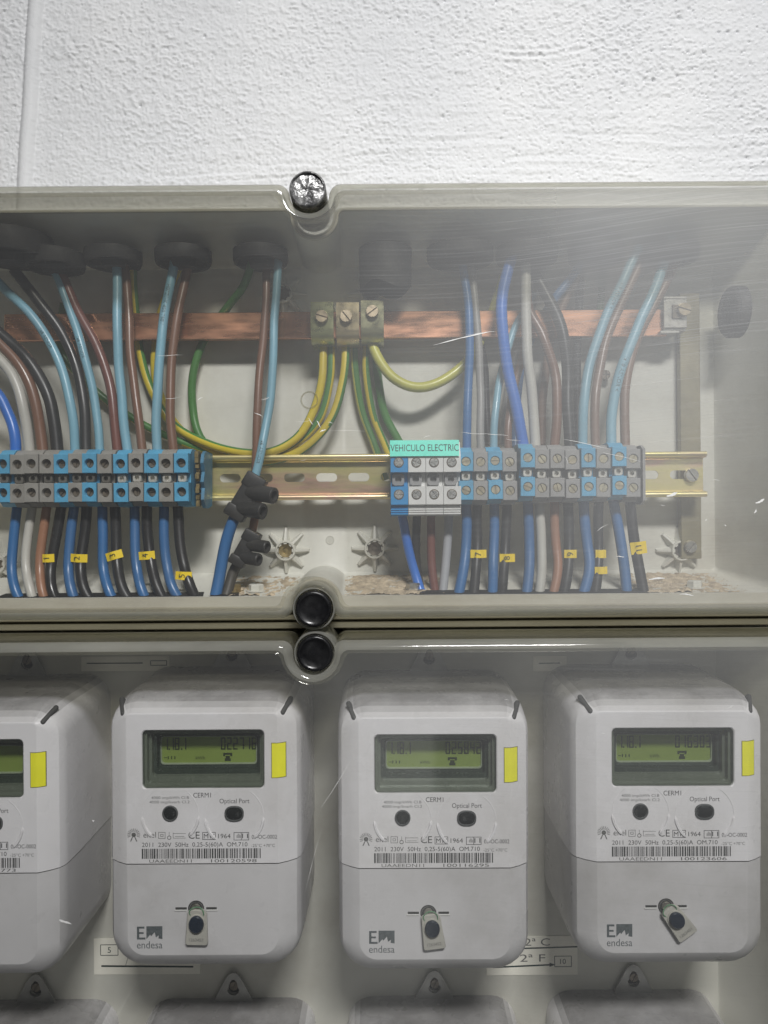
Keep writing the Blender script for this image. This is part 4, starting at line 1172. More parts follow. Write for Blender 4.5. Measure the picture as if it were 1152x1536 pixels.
low_right = [
 ([(601, 760, E_), (610, 815, 536), (622, 860, 536), (638, 905, 530)], 3.3, 'w_bright', 'bright blue wire below the blue terminal under the teal label', None),
 ([(625, 760, E_), (624, 820, 538), (628, 860, 538), (634, 905, 534)], 3.0, 'w_black', 'black wire below the first white terminal', None),
 ([(646, 760, E_), (647, 820, 536), (650, 860, 534), (655, 905, 530)], 3.0, 'w_red', 'reddish brown wire below the middle white terminal', None),
 ([(673, 760, E_), (670, 820, 536), (667, 860, 534), (664, 905, 530)], 3.1, 'w_greyb', 'pale grey wire below the end white terminal', None),
 ([(699, 745, E_), (699, 810, 533), (695, 855, 528), (687, 905, F_)], 3.6, 'w_blue', 'blue wire between the pale grey wire and tag seven', None),
 ([(717, 745, E_), (716, 810, 533), (713, 855, 528), (709, 905, F_)], 3.4, 'w_black', 'black wire with yellow tag numbered seven', ('7', 716, 831, 11.0, 0.0)),
 ([(741, 745, E_), (742, 810, 533), (740, 855, 528), (737, 905, F_)], 3.5, 'w_blue', 'blue wire between the wires tagged seven and eight', None),
 ([(760, 745, E_), (758, 810, 533), (756, 855, 528), (754, 905, F_)], 3.4, 'w_black', 'black wire with yellow tag numbered eight', ('8', 760, 834, 10.5, 0.0)),
 ([(790, 745, E_), (794, 810, 533), (795, 855, 528), (788, 905, F_)], 3.6, 'w_blue', 'blue wire between tag eight and the white wire', None),
 ([(810, 745, E_), (811, 810, 533), (812, 855, 528), (808, 905, F_)], 3.3, 'w_white', 'white wire below the cleaner block', None),
 ([(832, 745, E_), (834, 810, 533), (836, 855, 528), (826, 905, F_)], 3.2, 'w_tan', 'copper brown wire below the cleaner block', None),
 ([(851, 745, E_), (853, 810, 533), (852, 855, 528), (845, 905, F_)], 3.5, 'w_black', 'black wire with yellow tag numbered nine', ('9', 852, 828, 8.5, 0.0)),
 ([(876, 745, E_), (880, 810, 533), (883, 855, 528), (870, 905, F_)], 3.7, 'w_blue', 'blue wire between the tag nine wire and the twin-tagged wire', None),
 ([(899, 745, E_), (898, 810, 533), (896, 855, 528), (890, 905, F_)], 3.4, 'w_black', 'black wire with two yellow tags', (None, 897, 832, 7.2, 0.0)),
 ([(920, 745, E_), (928, 800, 533), (936, 850, 528), (942, 905, F_)], 3.6, 'w_blue', 'blue wire beside the twin-tagged wire', None),
 ([(944, 745, E_), (951, 800, 533), (958, 850, 528), (968, 905, F_)], 3.6, 'w_black', 'black wire with a large yellow tag nearest the bracket', ('11', 956, 822, 11.0, 0.12)),
]
for pts, r, mat, lb, tg in low_left + low_right:
    o, P = wire(pts, r, mat, lb)
    if tg:
        wire_tag(o, P, tg[1], tg[2], r, tg[0], tg[3], 8.4 if 'large' in lb else 5.6, tg[4])
        if 'two yellow' in lb: wire_tag(o, P, 899, 852, r, None, 8.5, 5.0, 0.03)
# wires of the screw connectors
wire([(356, 768, 528), (344, 800, 528), (332, 850, 527), (318, 915, 521.5)], 4.0, 'w_blue', 'thick blue wire leaving the upper screw connector')
wire([(362, 838, 530), (350, 858, 530), (343, 885, 527), (334, 915, 521.5)], 3.6, 'w_blackb', 'dirty dark wire leaving the lower screw connector')

def connector(px, py, ang, label, s=1.0):
    """black two-way strip connector piece: body with two screw towers"""
    p = W(px, py, 527)
    root = thing('screw_connector', label, 'connector', p, 'black screw connectors', (0, -ang, 0))
    m = MB()
    m.box(-5.5*s, 5.5*s, -5.5, 6, -14*s, 14*s, 1.6, seg=2)
    m.box(-6.4*s, 6.4*s, -6.2, 6.5, 5.5*s, 14.6*s, 1.2, seg=2)
    m.box(-6.4*s, 6.4*s, -6.2, 6.5, -14.6*s, -7*s, 1.2, seg=2)
    m.build('body', M['connector'], root)
    for dz, L in ((4.5*s, 15*s), (-6.5*s, 14*s)):
        t = MB()
        A = Matrix.Translation((2.5*s, -2, dz)) @ Matrix.Rotation(math.radians(-28), 4, 'Z') @ Matrix.Rotation(math.radians(-20) , 4, 'Y')
        t.lathe([(4.9*s, -3), (4.9*s, L), (4.5*s, L + .5), (3.1*s, L + .5), (2.9*s, L - 5)], 20, axis='x', M=A)
        t.build('screw_tower', M['connector'], root)
    return root
connector(369, 745, math.radians(-32), 'black screw connector joining light blue to thick blue wire', 1.15)
connector(368, 822, math.radians(-30), 'smaller black screw connector below on the brown wire', 0.9)
wire([(386, 752, 534), (381, 785, 532), (376, 810, 530)], 2.9, 'w_tan', 'short brown wire between the two screw connectors')

# dust and crumbs on the floor of the upper box
m = MB()
def crumbs(n, x0, x1, d0, d1, smin, smax):
    for k in range(n):
        x, D = random.uniform(x0, x1), random.uniform(d0, d1)
        zf = -56.0 + (D - 517) * (9.0 / 61)
        r = random.uniform(smin, smax)
        c = Vector((x, D, zf + r * 0.3))
        q = Matrix.Rotation(random.uniform(0, 6.28), 4, Vector((random.random(), random.random(), random.random() + .01)).normalized())
        vs = [c + (q @ Vector(v)) * r for v in ((1, 0, 0), (-.5, .9, 0), (-.5, -.9, 0), (0, 0, .9), (0, 0, -.8))]
        m.add(vs, [(0,1,3),(1,2,3),(2,0,3),(1,0,4),(2,1,4),(0,2,4)])
crumbs(900, -36, 40, 518, 572, 0.12, 0.45)
crumbs(260, -120, -60, 518, 572, 0.12, 0.45)
crumbs(900, 165, 246, 518, 574, 0.12, 0.45)
crumbs(300, -330, 240, 520, 574, 0.12, 0.4)
crumbs(26, -110, 60, 520, 565, 0.7, 1.6)
def dust_patch(x0, x1, d0, d1, thr, seed):
    r_ = np.random.default_rng(seed)
    nx_, nd_ = 70, 36
    f = r_.random((nx_ + 1, nd_ + 1))
    for q in range(3): f = (f + np.roll(f, 1, 0) + np.roll(f, -1, 0) + np.roll(f, 1, 1) + np.roll(f, -1, 1)) / 5
    f = (f - f.min()) / (f.max() - f.min())
    g = r_.random((nx_ + 1, nd_ + 1))
    vs, fs = [], []
    for i in range(nx_ + 1):
        for k in range(nd_ + 1):
            x, D = x0 + (x1 - x0) * i / nx_, d0 + (d1 - d0) * k / nd_
            e = min(i, nx_ - i) / (nx_ * 0.3) if min(i, nx_ - i) < nx_ * 0.3 else 1.0
            hgt = (f[i, k] - thr) * 3.4 * e + 0.5 * (g[i, k] - 0.5)
            vs.append((x, D, -56.0 + (D - 517) * (9.0 / 61) - 0.25 + max(0.0, hgt)))
    n_ = nd_ + 1
    fs = [(i * n_ + k, (i + 1) * n_ + k, (i + 1) * n_ + k + 1, i * n_ + k + 1) for i in range(nx_) for k in range(nd_)]
    m.add(vs, fs)
dust_patch(-34, 44, 518, 574, 0.22, 1)
dust_patch(-118, -58, 518, 574, 0.38, 2)
dust_patch(168, 244, 518, 574, 0.25, 3)
o = m.build('dust_debris', M['debris'], None, (0, 0, EYE_Z), smooth=False)
tag(o, 'sandy dust and crumbs lying on the floor of the upper box', 'debris', kind='stuff')

# ------------------------------------------------------------------ electricity meters
FY = -91.0                                          # face of a meter in front of the back panel
K = 489.0 / F_PX
lx = lambda px: (px - 652) * K
lz = lambda py: (1303 - py) * K
def rrect(x0, x1, z0, z1, rt, rb, y, nc=6):
    pts = []
    for cx_, cz_, r, a in ((x0 + rb, z0 + rb, rb, math.pi), (x1 - rb, z0 + rb, rb, 1.5 * math.pi), (x1 - rt, z1 - rt, rt, 0), (x0 + rt, z1 - rt, rt, 0.5 * math.pi)):
        for k in range(nc + 1):
            t = a + math.pi / 2 * k / nc
            pts.append((cx_ + r * math.cos(t), y, cz_ + r * math.sin(t)))
    return pts

def seg_digit(m, ch, x, z, w, h, y, t):
    on = {'0': 'abcdef', '1': 'bc', '2': 'abged', '3': 'abgcd', '4': 'fgbc', '5': 'afgcd', '6': 'afgedc', '7': 'abc', '8': 'abcdefg', '9': 'abfgcd'}.get(ch, '')
    g = t * 0.18
    R = {'a': (g, w - g, h - t, h), 'd': (g, w - g, 0, t), 'g': (g, w - g, h / 2 - t / 2, h / 2 + t / 2), 'f': (0, t, h / 2 + g, h - g), 'b': (w - t, w, h / 2 + g, h - g), 'e': (0, t, g, h / 2 - g), 'c': (w - t, w, g, h / 2 - g)}
    for s in on:
        a, b, c, d = R[s]
        m.quad(x + a, x + b, z + c, z + d, y)

def case_meshes():
    rings = [rrect(-63, 63, -73, 107.5, 19, 24, 0), rrect(-62.7, 62.7, -72.4, 106.3, 19, 24, -60), rrect(-62.0, 62.0, -71.4, 104.6, 20, 23, -76), rrect(-61.2, 61.2, -69.6, 103.2, 19, 22, -80.6),
             rrect(-59.4, 59.4, -67.0, 101.6, 16, 20, -84), rrect(-54.0, 54.0, -62.2, 98.6, 10, 15, -88), rrect(-49.0, 49.0, -58.6, 95.9, 4, 12, -90.7), rrect(-48, 48, -57.8, 95, 3, 11, FY)]
    m = MB()
    m.loft(rings, cap0=True)
    # face with the display opening
    wx0, wx1, wz0, wz1 = lx(562), lx(745), lz(1190), lz(1103)
    m.loft([rings[-1], rrect(wx0 - .6, wx1 + .6, wz0 - .6, wz1 + .6, 3.2, 3.2, FY), rrect(wx0, wx1, wz0, wz1, 3, 3, FY + .7), rrect(wx0, wx1, wz0, wz1, 3, 3, FY + 22)])
    me = m.mesh('t', M['meter'])
    res = []
    for z, keep_up in ((0.28, True), (-0.28, False)):
        bm = bmesh.new(); bm.from_mesh(me)
        g = bm.verts[:] + bm.edges[:] + bm.faces[:]
        bmesh.ops.bisect_plane(bm, geom=g, plane_co=(0, 0, z * MM), plane_no=(0, 0, 1), clear_inner=keep_up, clear_outer=not keep_up, dist=1e-7)
        bmesh.ops.holes_fill(bm, edges=[e for e in bm.edges if e.is_boundary and all(abs(v.co.z - z * MM) < 1e-6 for v in e.verts)])
        if not keep_up:
            for v in bm.verts: v.co.x *= 0.994
        bmesh.ops.recalc_face_normals(bm, faces=bm.faces)
        x = bpy.data.meshes.new('case' if keep_up else 'terminal_cover')
        bm.to_mesh(x); bm.free()
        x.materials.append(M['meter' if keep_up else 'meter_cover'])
        x.shade_smooth(); x.set_sharp_from_angle(angle=math.radians(24))
        res.append(x)
    return res
ME['case'], ME['tcover'] = case_meshes()

def meter_static():
    """meshes all meters share"""
    wx0, wx1, wz0, wz1 = lx(562), lx(745), lz(1190), lz(1103)
    r = lambda i, y, b=0, t=0: rrect(wx0 + i, wx1 - i, wz0 + i + b, wz1 - i - t, 2.2, 2.2, y)
    m = MB()
    m.loft([r(0.3, FY + 2), r(0.6, FY + 4), r(2.0, FY + 4.4), r(2.3, FY + 8)], mi=1)
    m.loft([r(2.3, FY + 8), r(3.9, FY + 8.4, 1, 0.4), r(4.1, FY + 12, 1.2, 0.4)], mi=1)
    m.loft([r(4.1, FY + 12, 1.2, 0.4), r(5.8, FY + 12.4, 2, 0.8), r(6.0, FY + 16.5, 2.2, 0.8), r(7.6, FY + 17.3, 3.0, 1.0)], mi=0)
    ME['recess'] = m.mesh('display_recess', [M['lcd_frame'], M['lcd_frame_l']], angle=20)
    m = MB()
    m.box(wx0 + 6.4, wx1 - 6.4, FY + 17.4, FY + 19, wz0 + 8.6, wz1 - 7)
    ME['lcd'] = m.mesh('lcd', M['lcd'], smooth=False)
    m = MB()
    m.loft([r(7.0, FY + 17.0, 2.7, 1), r(7.2, FY + 16.2, 2.8, 1), r(7.7, FY + 16.2, 3.0, 1), r(7.9, FY + 17.3, 3.0, 1)])
    ME['lcd_rim'] = m.mesh('lcd_rim', M['glass_edge'])
    m = MB()
    m.box(wx0 + .25, wx1 - .25, FY + 0.9, FY + 1.9, wz0 + .25, wz1 - .25)
    ME['window'] = m.mesh('window', M['glass'], smooth=False)
    # yellow sticker folded over the edge of the face
    x0, x1 = lx(757), lx(777)
    m = MB()
    zz0, zz1 = lz(1174), lz(1123)
    n = 9
    prof = []
    for k in range(n):
        x = x0 + (x1 - x0) * k / (n - 1)
        prof.append((x, float(np.interp(x, (0, 48, 49, 54, 59.4), (FY, FY, -90.7, -88, -84))) - 0.35))
    rr = [[(x, y, zz0 + (0.9 if 0 else 0)) for x, y in prof] + [(x, y + .3, zz0) for x, y in prof[::-1]], [(x, y, zz1) for x, y in prof] + [(x, y + .3, zz1) for x, y in prof[::-1]]]
    m.loft(rr, True, True)
    ME['sticker'] = m.mesh('yellow_sticker', M['yellow'])
    m = MB()
    pe = [(x0 - 0.4, FY - 0.12)] + [(x, y_ + 0.18) for x, y_ in prof] + [(x1 + 0.4, prof[-1][1] + 0.5)]
    m.loft([[(x, y_, zz0 - 0.4) for x, y_ in pe] + [(x, y_ + .2, zz0 - 0.4) for x, y_ in pe[::-1]], [(x, y_, zz1 + 0.4) for x, y_ in pe] + [(x, y_ + .2, zz1 + 0.4) for x, y_ in pe[::-1]]], True, True)
    ME['sticker_edge'] = m.mesh('sticker_edge', M['sticker_edge'])
    # light window and optical port
    m = MB().lathe([(5.1, 0.2), (5.0, -0.7), (4.4, -0.9), (4.0, -0.3)], 24, c=(lx(604), FY, lz(1227)), cap0=False, cap1=False, mi=1)
    m.lathe([(4.0, -0.3), (3.2, -0.6), (1.6, -0.85), (0.2, -0.95)], 24, c=(lx(604), FY, lz(1227)), cap0=False)
    ME['led'] = m.mesh('pulse_window', [M['black_port'], M['port_rim']])
    m = MB()
    def ov(a, b, y): return [(lx(700) + (abs(math.cos(t)) ** 0.8) * math.copysign(a, math.cos(t)), FY + y, lz(1228) + (abs(math.sin(t)) ** 0.8) * math.copysign(b, math.sin(t))) for t in [2 * math.pi * (k + .5) / 28 for k in range(28)]]
    m.loft([ov(6.2, 5.0, .2), ov(6.1, 4.9, -.7), ov(5.4, 4.2, -.9), ov(5.0, 3.9, -.3)], mi=1)
    m.loft([ov(5.0, 3.9, -.3), ov(4.2, 3.1, -.6), ov(2.2, 1.6, -.9), ov(.2, .2, -1.0)], cap1=True)
    ME['port'] = m.mesh('optical_port', [M['black_port'], M['port_rim']])
    # moulded circles round both: thin full line, thick lower arcs
    m = MB()
    for cx_, cz_, R in ((lx(604), lz(1229), 18.0), (lx(700), lz(1232), 18.6)):
        def arc(a0, a1, w, hgt):
            n = 26
            rg = []
            for k in range(n + 1):
                t = math.radians(a0 + (a1 - a0) * k / n)
                c_, s_ = math.cos(t), math.sin(t)
                e = min(1, min(k, n - k) / 4 + .15)
                rg.append([(cx_ + q * c_, FY + yy, cz_ + q * s_) for q, yy in ((R - w / 2 * e, .1), (R - w / 4 * e, -hgt * e), (R + w / 4 * e, -hgt * e), (R + w / 2 * e, .1))])
            m.loft(rg, closed=True)
        arc(183, 232, 2.2, 0.9)
        arc(-50, -2, 2.2, 0.9)
        arc(-2, 62, 0.5, 0.25)
        arc(118, 183, 0.4, 0.2)
    ME['arcs'] = m.mesh('moulded_ring', M['meter'])
    # top corner grooves
    m = MB()
    for sg in (-1, 1):
        A = Matrix.Translation((sg * 52.8, -82.6, 98.0)) @ Matrix.Rotation(sg * math.radians(32), 4, 'Y') @ Matrix.Rotation(math.radians(-52), 4, 'X')
        m.box(-1.7, 1.7, -2.0, 2.4, -8, 8, 1.6, M=A, seg=3)
    ME['grooves'] = m.mesh('corner_groove', M['slot'])
    # printing
    y = FY - 0.06
    p, q = MB(), MB()
    p.text('CERM1', lx(652), lz(1200), y, 3.0, w=11.2)
    q.text('4000 imp/kWh Cl.B', lx(604), lz(1203.5), y, 1.7, w=24)
    q.text('4000 imp/kvarh Cl.2', lx(603), lz(1210), y, 1.7, w=25.5)
    p.text('Optical Port', lx(700.5), lz(1209), y, 2.9, w=19)
    q.text('enel', lx(573), lz(1259), y, 3.6, w=8.0)
    p.text('CE', lx(639.5), lz(1260), y, 4.4, w=7.2)
    p.text('M11', lx(662), lz(1261.5), y, 2.9, w=6.6)
    p.text('1964', lx(685), lz(1261.5), y, 2.8, w=7.8)
    p.text('11', lx(716), lz(1261.5), y, 2.9, w=3.8)
    p.text('09-OC-0002', lx(745), lz(1263), y, 2.5, w=16)
    p.text('2011  230V  50Hz  0,25-5(60)A  OM.710', lx(640.5), lz(1274), y, 2.7, w=67)
    q.text('-25°C +70°C', lx(743), lz(1276), y, 1.9, w=15)
    def frame(m, x0, x1, z0, z1, t):
        m.quad(x0, x1, z0, z0 + t, y); m.quad(x0, x1, z1 - t, z1, y); m.quad(x0, x0 + t, z0 + t, z1 - t, y); m.quad(x1 - t, x1, z0 + t, z1 - t, y)
    frame(p, lx(652), lx(672), lz(1267), lz(1255.5), .35)
    frame(p, lx(699), lx(722), lz(1268), lz(1256), .35); p.quad(lx(710), lx(710) + .35, lz(1268), lz(1256), y - .01)
    frame(q, lx(586), lx(596.5), lz(1265), lz(1255), .3); frame(q, lx(589), lx(593.5), lz(1262), lz(1258), .3)
    for k in range(5): q.quad(lx(703.5) + k * .55, lx(703.5) + k * .55 + .28, lz(1264.5), lz(1258 + abs(k - 2) * 1.2), y)
    # drop symbol and circuit lines
    q.quad(lx(602), lx(602.6), lz(1261), lz(1255), y)
    for k in range(10):
        a0, a1 = 2 * math.pi * k / 10, 2 * math.pi * (k + 1) / 10
        c_ = (lx(602.3), lz(1263.5))
        q.add([(c_[0] + r_ * math.cos(a), y, c_[1] + r_ * math.sin(a)) for r_, a in ((.9, a0), (1.35, a0), (1.35, a1), (.9, a1))], [(0, 1, 2, 3)])
    for k, (a, b, zz) in enumerate(((608, 627, 1257.5), (611, 625, 1262), (608, 627, 1264.5))): q.quad(lx(a), lx(b), lz(zz), lz(zz) + .25, y)
    q.quad(lx(608), lx(608.6), lz(1264), lz(1256), y)
    # sun emblem beside the word
    sx_, sz_ = lx(549), lz(1259)
    for k in range(13):
        a = math.radians(-20 + 220 * k / 12)
        c_, s_ = math.cos(a), math.sin(a)
        q.add([(sx_ + r_ * c_ - t_ * s_, y, sz_ + r_ * s_ + t_ * c_) for r_, t_ in ((2.0, -.16), (4.1, -.22), (4.1, .22), (2.0, .16))], [(0, 1, 2, 3)])
    q.add([(sx_ + 1.5 * math.cos(a), y, sz_ + 1.5 * math.sin(a)) for a in [2 * math.pi * k / 12 for k in range(12)]], [tuple(range(12))])
    for sg in (-1, 1): q.add([(sx_ + sg * a, y, sz_ + b) for a, b in ((.4, -1.4), (1.1, -1.4), (2.3, -4.2), (1.6, -4.2))], [(0, 1, 2, 3)])
    ME['print'], ME['print2'] = p.mesh('lettering', M['print'], smooth=False), q.mesh('fine_lettering', M['print_l'], smooth=False)
    rnd = random.Random(5)
    m = MB()
    x = lx(561)
    while x < lx(740):
        w = rnd.choice((.35, .35, .7, .7, 1.05))
        m.quad(x, x + w, lz(1295), lz(1280), y)
        x += w + rnd.choice((.35, .35, .6, .8))
    ME['barcode'] = m.mesh('barcode', M['print'], smooth=False)
    # utility emblem on the terminal cover
    m = MB()
    ax, az = lx(553), lz(1416)
    for a, b, c_, d in ((0, 1.5, 0, 8.2), (1.5, 4.8, 6.9, 8.2), (1.5, 4.3, 3.5, 4.7), (1.5, 5.4, 0, 1.3)): m.quad(ax + a, ax + b, az + c_, az + d, y)
    m.add([(ax + a, y, az + b) for a, b in ((6.0, 8.4), (16.2, 8.4), (16.2, 0.2), (13.6, 0.6), (13.9, 2.6), (12.0, 1.2), (11.3, 4.6), (9.0, 2.0), (8.4, 3.0), (6.0, 0.2))], [tuple(range(10))])
    m.text('endesa', lx(572), lz(1424), y, 4.6, w=16.2)
    me = m.mesh('utility_emblem', M['emblem'], smooth=False)
    bm = bmesh.new(); bm.from_mesh(me); bmesh.ops.triangulate(bm, faces=[f for f in bm.faces if len(f.verts) > 4]); bm.to_mesh(me); bm.free()
    ME['emblem'] = me
    # sealing screw in the terminal cover with slots beside it
    m = MB().lathe([(5.2, .1), (5.0, -.35), (4.4, -.3), (4.1, .1)], 24, c=(lx(642), FY, lz(1370)), cap0=False, cap1=False)
    m.lathe([(4.1, -.1), (0.1, -.1)], 24, c=(lx(642), FY, lz(1370)))
    ME['sealhole'] = m.mesh('sealing_hole', M['slot'])
    m = screw_head(MB(), 2.8, 0.9, 0.7, ang=0.5, c=(lx(642), FY - .1, lz(1369)))
    ME['sealscrew'] = m.mesh('screw', M['steel'])
    m = MB()
    for a, b in ((611, 628), (657, 673)):
        m.box(lx(a), lx(b), FY - .12, FY + .5, lz(1371.5), lz(1368), .1)
    ME['slots'] = m.mesh('slot', M['slot'])
    m = MB()
    for a, b in ((609.5, 628), (657, 674.5)):
        m.box(lx(a), lx(b), FY - .5, FY + .5, lz(1374), lz(1371.7), .2)
    ME['slot_lips'] = m.mesh('slot_lip', M['lip'])
    # fixing tab with keyhole
    m = MB()
    n = 32
    zc = 116.0
    out_, hole = [], []
    top = [(-15.2, 100), (15.2, 100), (15.2, 106), (13.5, 110), (6.0, 124), (3.2, 127.6), (0, 128.6), (-3.2, 127.6), (-6.0, 124), (-13.5, 110), (-15.2, 106)]
    for k in range(n):
        t = 2 * math.pi * k / n - math.pi / 2
        c_, s_ = math.cos(t), math.sin(t)
        # outline point by ray casting
        best = None
        for i in range(len(top)):
            (x0_, z0_), (x1_, z1_) = top[i], top[(i + 1) % len(top)]
            dx_, dz_ = x1_ - x0_, z1_ - z0_
            den = c_ * dz_ - s_ * dx_
            if abs(den) < 1e-9: continue
            tt = ((x0_) * dz_ - (z0_ - zc) * dx_) / den
            uu = ((x0_) * s_ - (z0_ - zc) * c_) / den
            if tt > 0 and -1e-6 <= uu <= 1 + 1e-6 and (best is None or tt < best): best = tt
        out_.append((best * c_, zc + best * s_))
        # keyhole: narrow slot above, round hole below
        rad = 4.4 if s_ < 0.15 else 3.6
        hole.append((min(rad, 4.4) * c_, zc + (s_ * (4.2 if s_ < 0 else 7.6))))
    m.loft([[(a, -4.2, b) for a, b in hole], [(a, -4.2, b) for a, b in out_], [(a, -2.6, b) for a, b in out_], [(a, -2.6, b) for a, b in hole], [(a, -4.2, b) for a, b in hole]])
    m.loft([[(a, -0.4, b) for a, b in hole]], cap1=True, mi=1)
    ME['tab'] = m.mesh('hanger_tab', [M['zinc_tab'], M['dark']], angle=20)
    ME['tabscrew'] = screw_head(MB(), 3.3, 2.2, 0.8, ang=1.1).mesh('screw', M['steel_dark'])
meter_static()

def make_meter(cx_, zseam, label, group, reading, serial, rot=0.0):
    root = thing('electricity_meter', label, 'meter', (cx_, 580, EYE_Z + zseam), group, (0, rot, 0))
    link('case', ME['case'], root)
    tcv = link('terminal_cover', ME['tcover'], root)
    rec = link('display', ME['recess'], root)
    link('lcd', ME['lcd'], rec); link('lcd_rim', ME['lcd_rim'], rec); link('window', ME['window'], rec)
    stk = link('sticker', ME['sticker'], root)
    link('sticker_edge', ME['sticker_edge'], stk)
    link('pulse_window', ME['led'], root)
    link('optical_port', ME['port'], root)
    link('moulded_ring', ME['arcs'], root)
    link('corner_groove', ME['grooves'], root)
    link('lettering', ME['print'], root); link('fine_lettering', ME['print2'], root); link('barcode', ME['barcode'], root)
    link('emblem', ME['emblem'], tcv); link('sealing_hole', ME['sealhole'], tcv); link('screw', ME['sealscrew'], tcv); link('slot', ME['slots'], tcv); link('slot_lip', ME['slot_lips'], tcv)
    tab = link('hanger_tab', ME['tab'], root, (2.0, 0, 0))
    link('screw', ME['tabscrew'], tab, (0.3, -2.0, 118.6))
    if serial:
        m = MB()
        m.text('UAAEEDN11', lx(604), lz(1298.6), FY - .07, 2.0, w=27)
        m.text(serial, lx(699), lz(1298.6), FY - .07, 2.0, w=29)
        m.build('serial_number', M['print_l'], root, smooth=False)
    if reading:
        d = MB()
        y = FY + 17.2
        wx0, wx1, wz0, wz1 = lx(562), lx(745), lz(1190), lz(1103)
        xa, zb = wx0 + 10.0, wz0 + 19.3
        W_, H_, T_ = 3.1, 8.0, 0.85
        x = xa
        for ch in '1.18.1':
            if ch == '.':
                d.quad(x - .2, x + .8, zb, zb + 1.0, y); x += 1.6
            else:
                seg_digit(d, ch, x - (W_ - T_ - 1 if ch == '1' else 0), zb, W_, H_, y, T_); x += (2.3 if ch == '1' else 4.2)
        x = wx0 + 46.5
        for ch in reading:
            seg_digit(d, ch, x, zb, W_, H_, y, T_); x += 4.05
        # small symbols of the lower line
        zb2 = wz0 + 12.6
        d.text('kWh', wx0 + 33, zb2 + 1.4, y, 2.0, w=6)
        for k in range(3): d.quad(wx0 + 11.5 + k * 2.2, wx0 + 12.2 + k * 2.2, zb2 + .6, zb2 + 2.6, y)
        d.quad(wx0 + 9, wx0 + 11, zb2 + 1.4, zb2 + 1.8, y)
        xt = wx0 + 48
        d.quad(xt, xt + 6, zb2 + 3.3, zb2 + 4.6, y); d.quad(xt, xt + 1.3, zb2 + 2.4, zb2 + 3.3, y); d.quad(xt + 4.7, xt + 6, zb2 + 2.4, zb2 + 3.3, y)
        d.quad(xt + 1.0, xt + 5.0, zb2 - .8, zb2 + 1.0, y); d.quad(xt + 1.6, xt + 4.4, zb2 + 1.0, zb2 + 2.6, y)
        d.build('digits', M['lcd_ink'], rec, smooth=False)
    return root

GU, GL_ = 'electricity meters of the upper row', 'electricity meters of the lower row'
XS = (-270.0, -117.0, 30.5, 181.5)
ZS = (-227.5, -222.5, -226.5, -223.5)
metal = []
for k, (lb, rd, sn) in enumerate((('grey electricity meter cut off by the photo edge, yellow sticker showing', '', '100119773'), ('grey electricity meter with an upright seal, reading 022716', '022716', '100120598'),
                                  ('grey electricity meter with a slightly tilted seal, reading 025842', '025842', '100116295'), ('grey electricity meter with a strongly tilted seal beside the end wall, reading 016303', '016303', '100123606'))):
    make_meter(XS[k], ZS[k], lb, GU, rd, sn, rot=(0.0, 0.002, 0.004, 0.004)[k])
for k, lb in enumerate(('grey lower-row meter top cut by the side of the photo', 'grey lower-row meter top below the meter with the upright seal', 'grey lower-row meter top below the meter with the slightly tilted seal', 'grey lower-row meter top below the meter with the strongly tilted seal')):
    make_meter((-265.5, -117.5, 33.0, 182.0)[k], -472.5 + (0, 0, 0.5, 4)[k], lb, GL_, '', '', rot=0.0)

def seal(k, tilt, num, label, dx=0.0, dz=0.0):
    root = thing('meter_seal', label, 'seal', (XS[k] + lx(645) + dx, 580 + FY - 1.0, EYE_Z + ZS[k] + lz(1373) + dz), 'seals hanging from the meters', (0, tilt, 0))
    root.scale = (0.86, 1.0, 0.84)
    m = MB()
    pts = [(-7.0, 0.5), (-3.8, 2.2), (3.8, 2.2), (6.9, -1.0), (8.2, -23.0), (7.2, -24.2), (-7.2, -24.2), (-8.2, -23.0)]
    m.loft([[(x, 0, z) for x, z in pts], [(x, -2.0, z) for x, z in pts], [(x * .94, -2.5, z * .97 - .3) for x, z in pts]], True, True)
    m.build('tag', M['seal'], root)
    m = MB().lathe([(5.6, -1), (5.4, -4.4), (4.8, -5.0), (0.2, -5.2)], 28, c=(0, 0, 0))
    for i, v in enumerate(m.v): m.v[i] = (v[0], v[1], v[2] * 1.18 - 7.6)
    m.build('plug', M['seal_blue'], root)
    m = MB().lathe([(6.4, -2), (6.2, -3.2), (5.6, -3.3), (5.5, -2)], 28, cap0=False, cap1=False)
    for i, v in enumerate(m.v): m.v[i] = (v[0], v[1], v[2] * 1.16 - 7.8)
    m.build('plug_rim', M['seal'], root)
    P = spline([Vector(p) for p in ((-4, -1.5, -4), (-5.5, -3, 1.5), (-2, -2.2, 4.2), (2.5, -2.2, 4), (5, -3, 1), (4, -1.5, -4))], 1.0)
    tube_mesh(P, 0.42, n=8).build('wire_loop', M['seal_wire'], root)
    MB().text(num, 0, -20.0, -2.62, 2.3, w=10.5).build('lettering', M['print_l'], root, smooth=False)
seal(1, 0.03, '1263457', 'upright plastic seal hanging on the meter reading 022716')
seal(2, -0.12, '1263452', 'slightly tilted plastic seal hanging on the meter reading 025842')
seal(3, -0.62, '1263451', 'strongly tilted plastic seal hanging on the meter reading 016303')

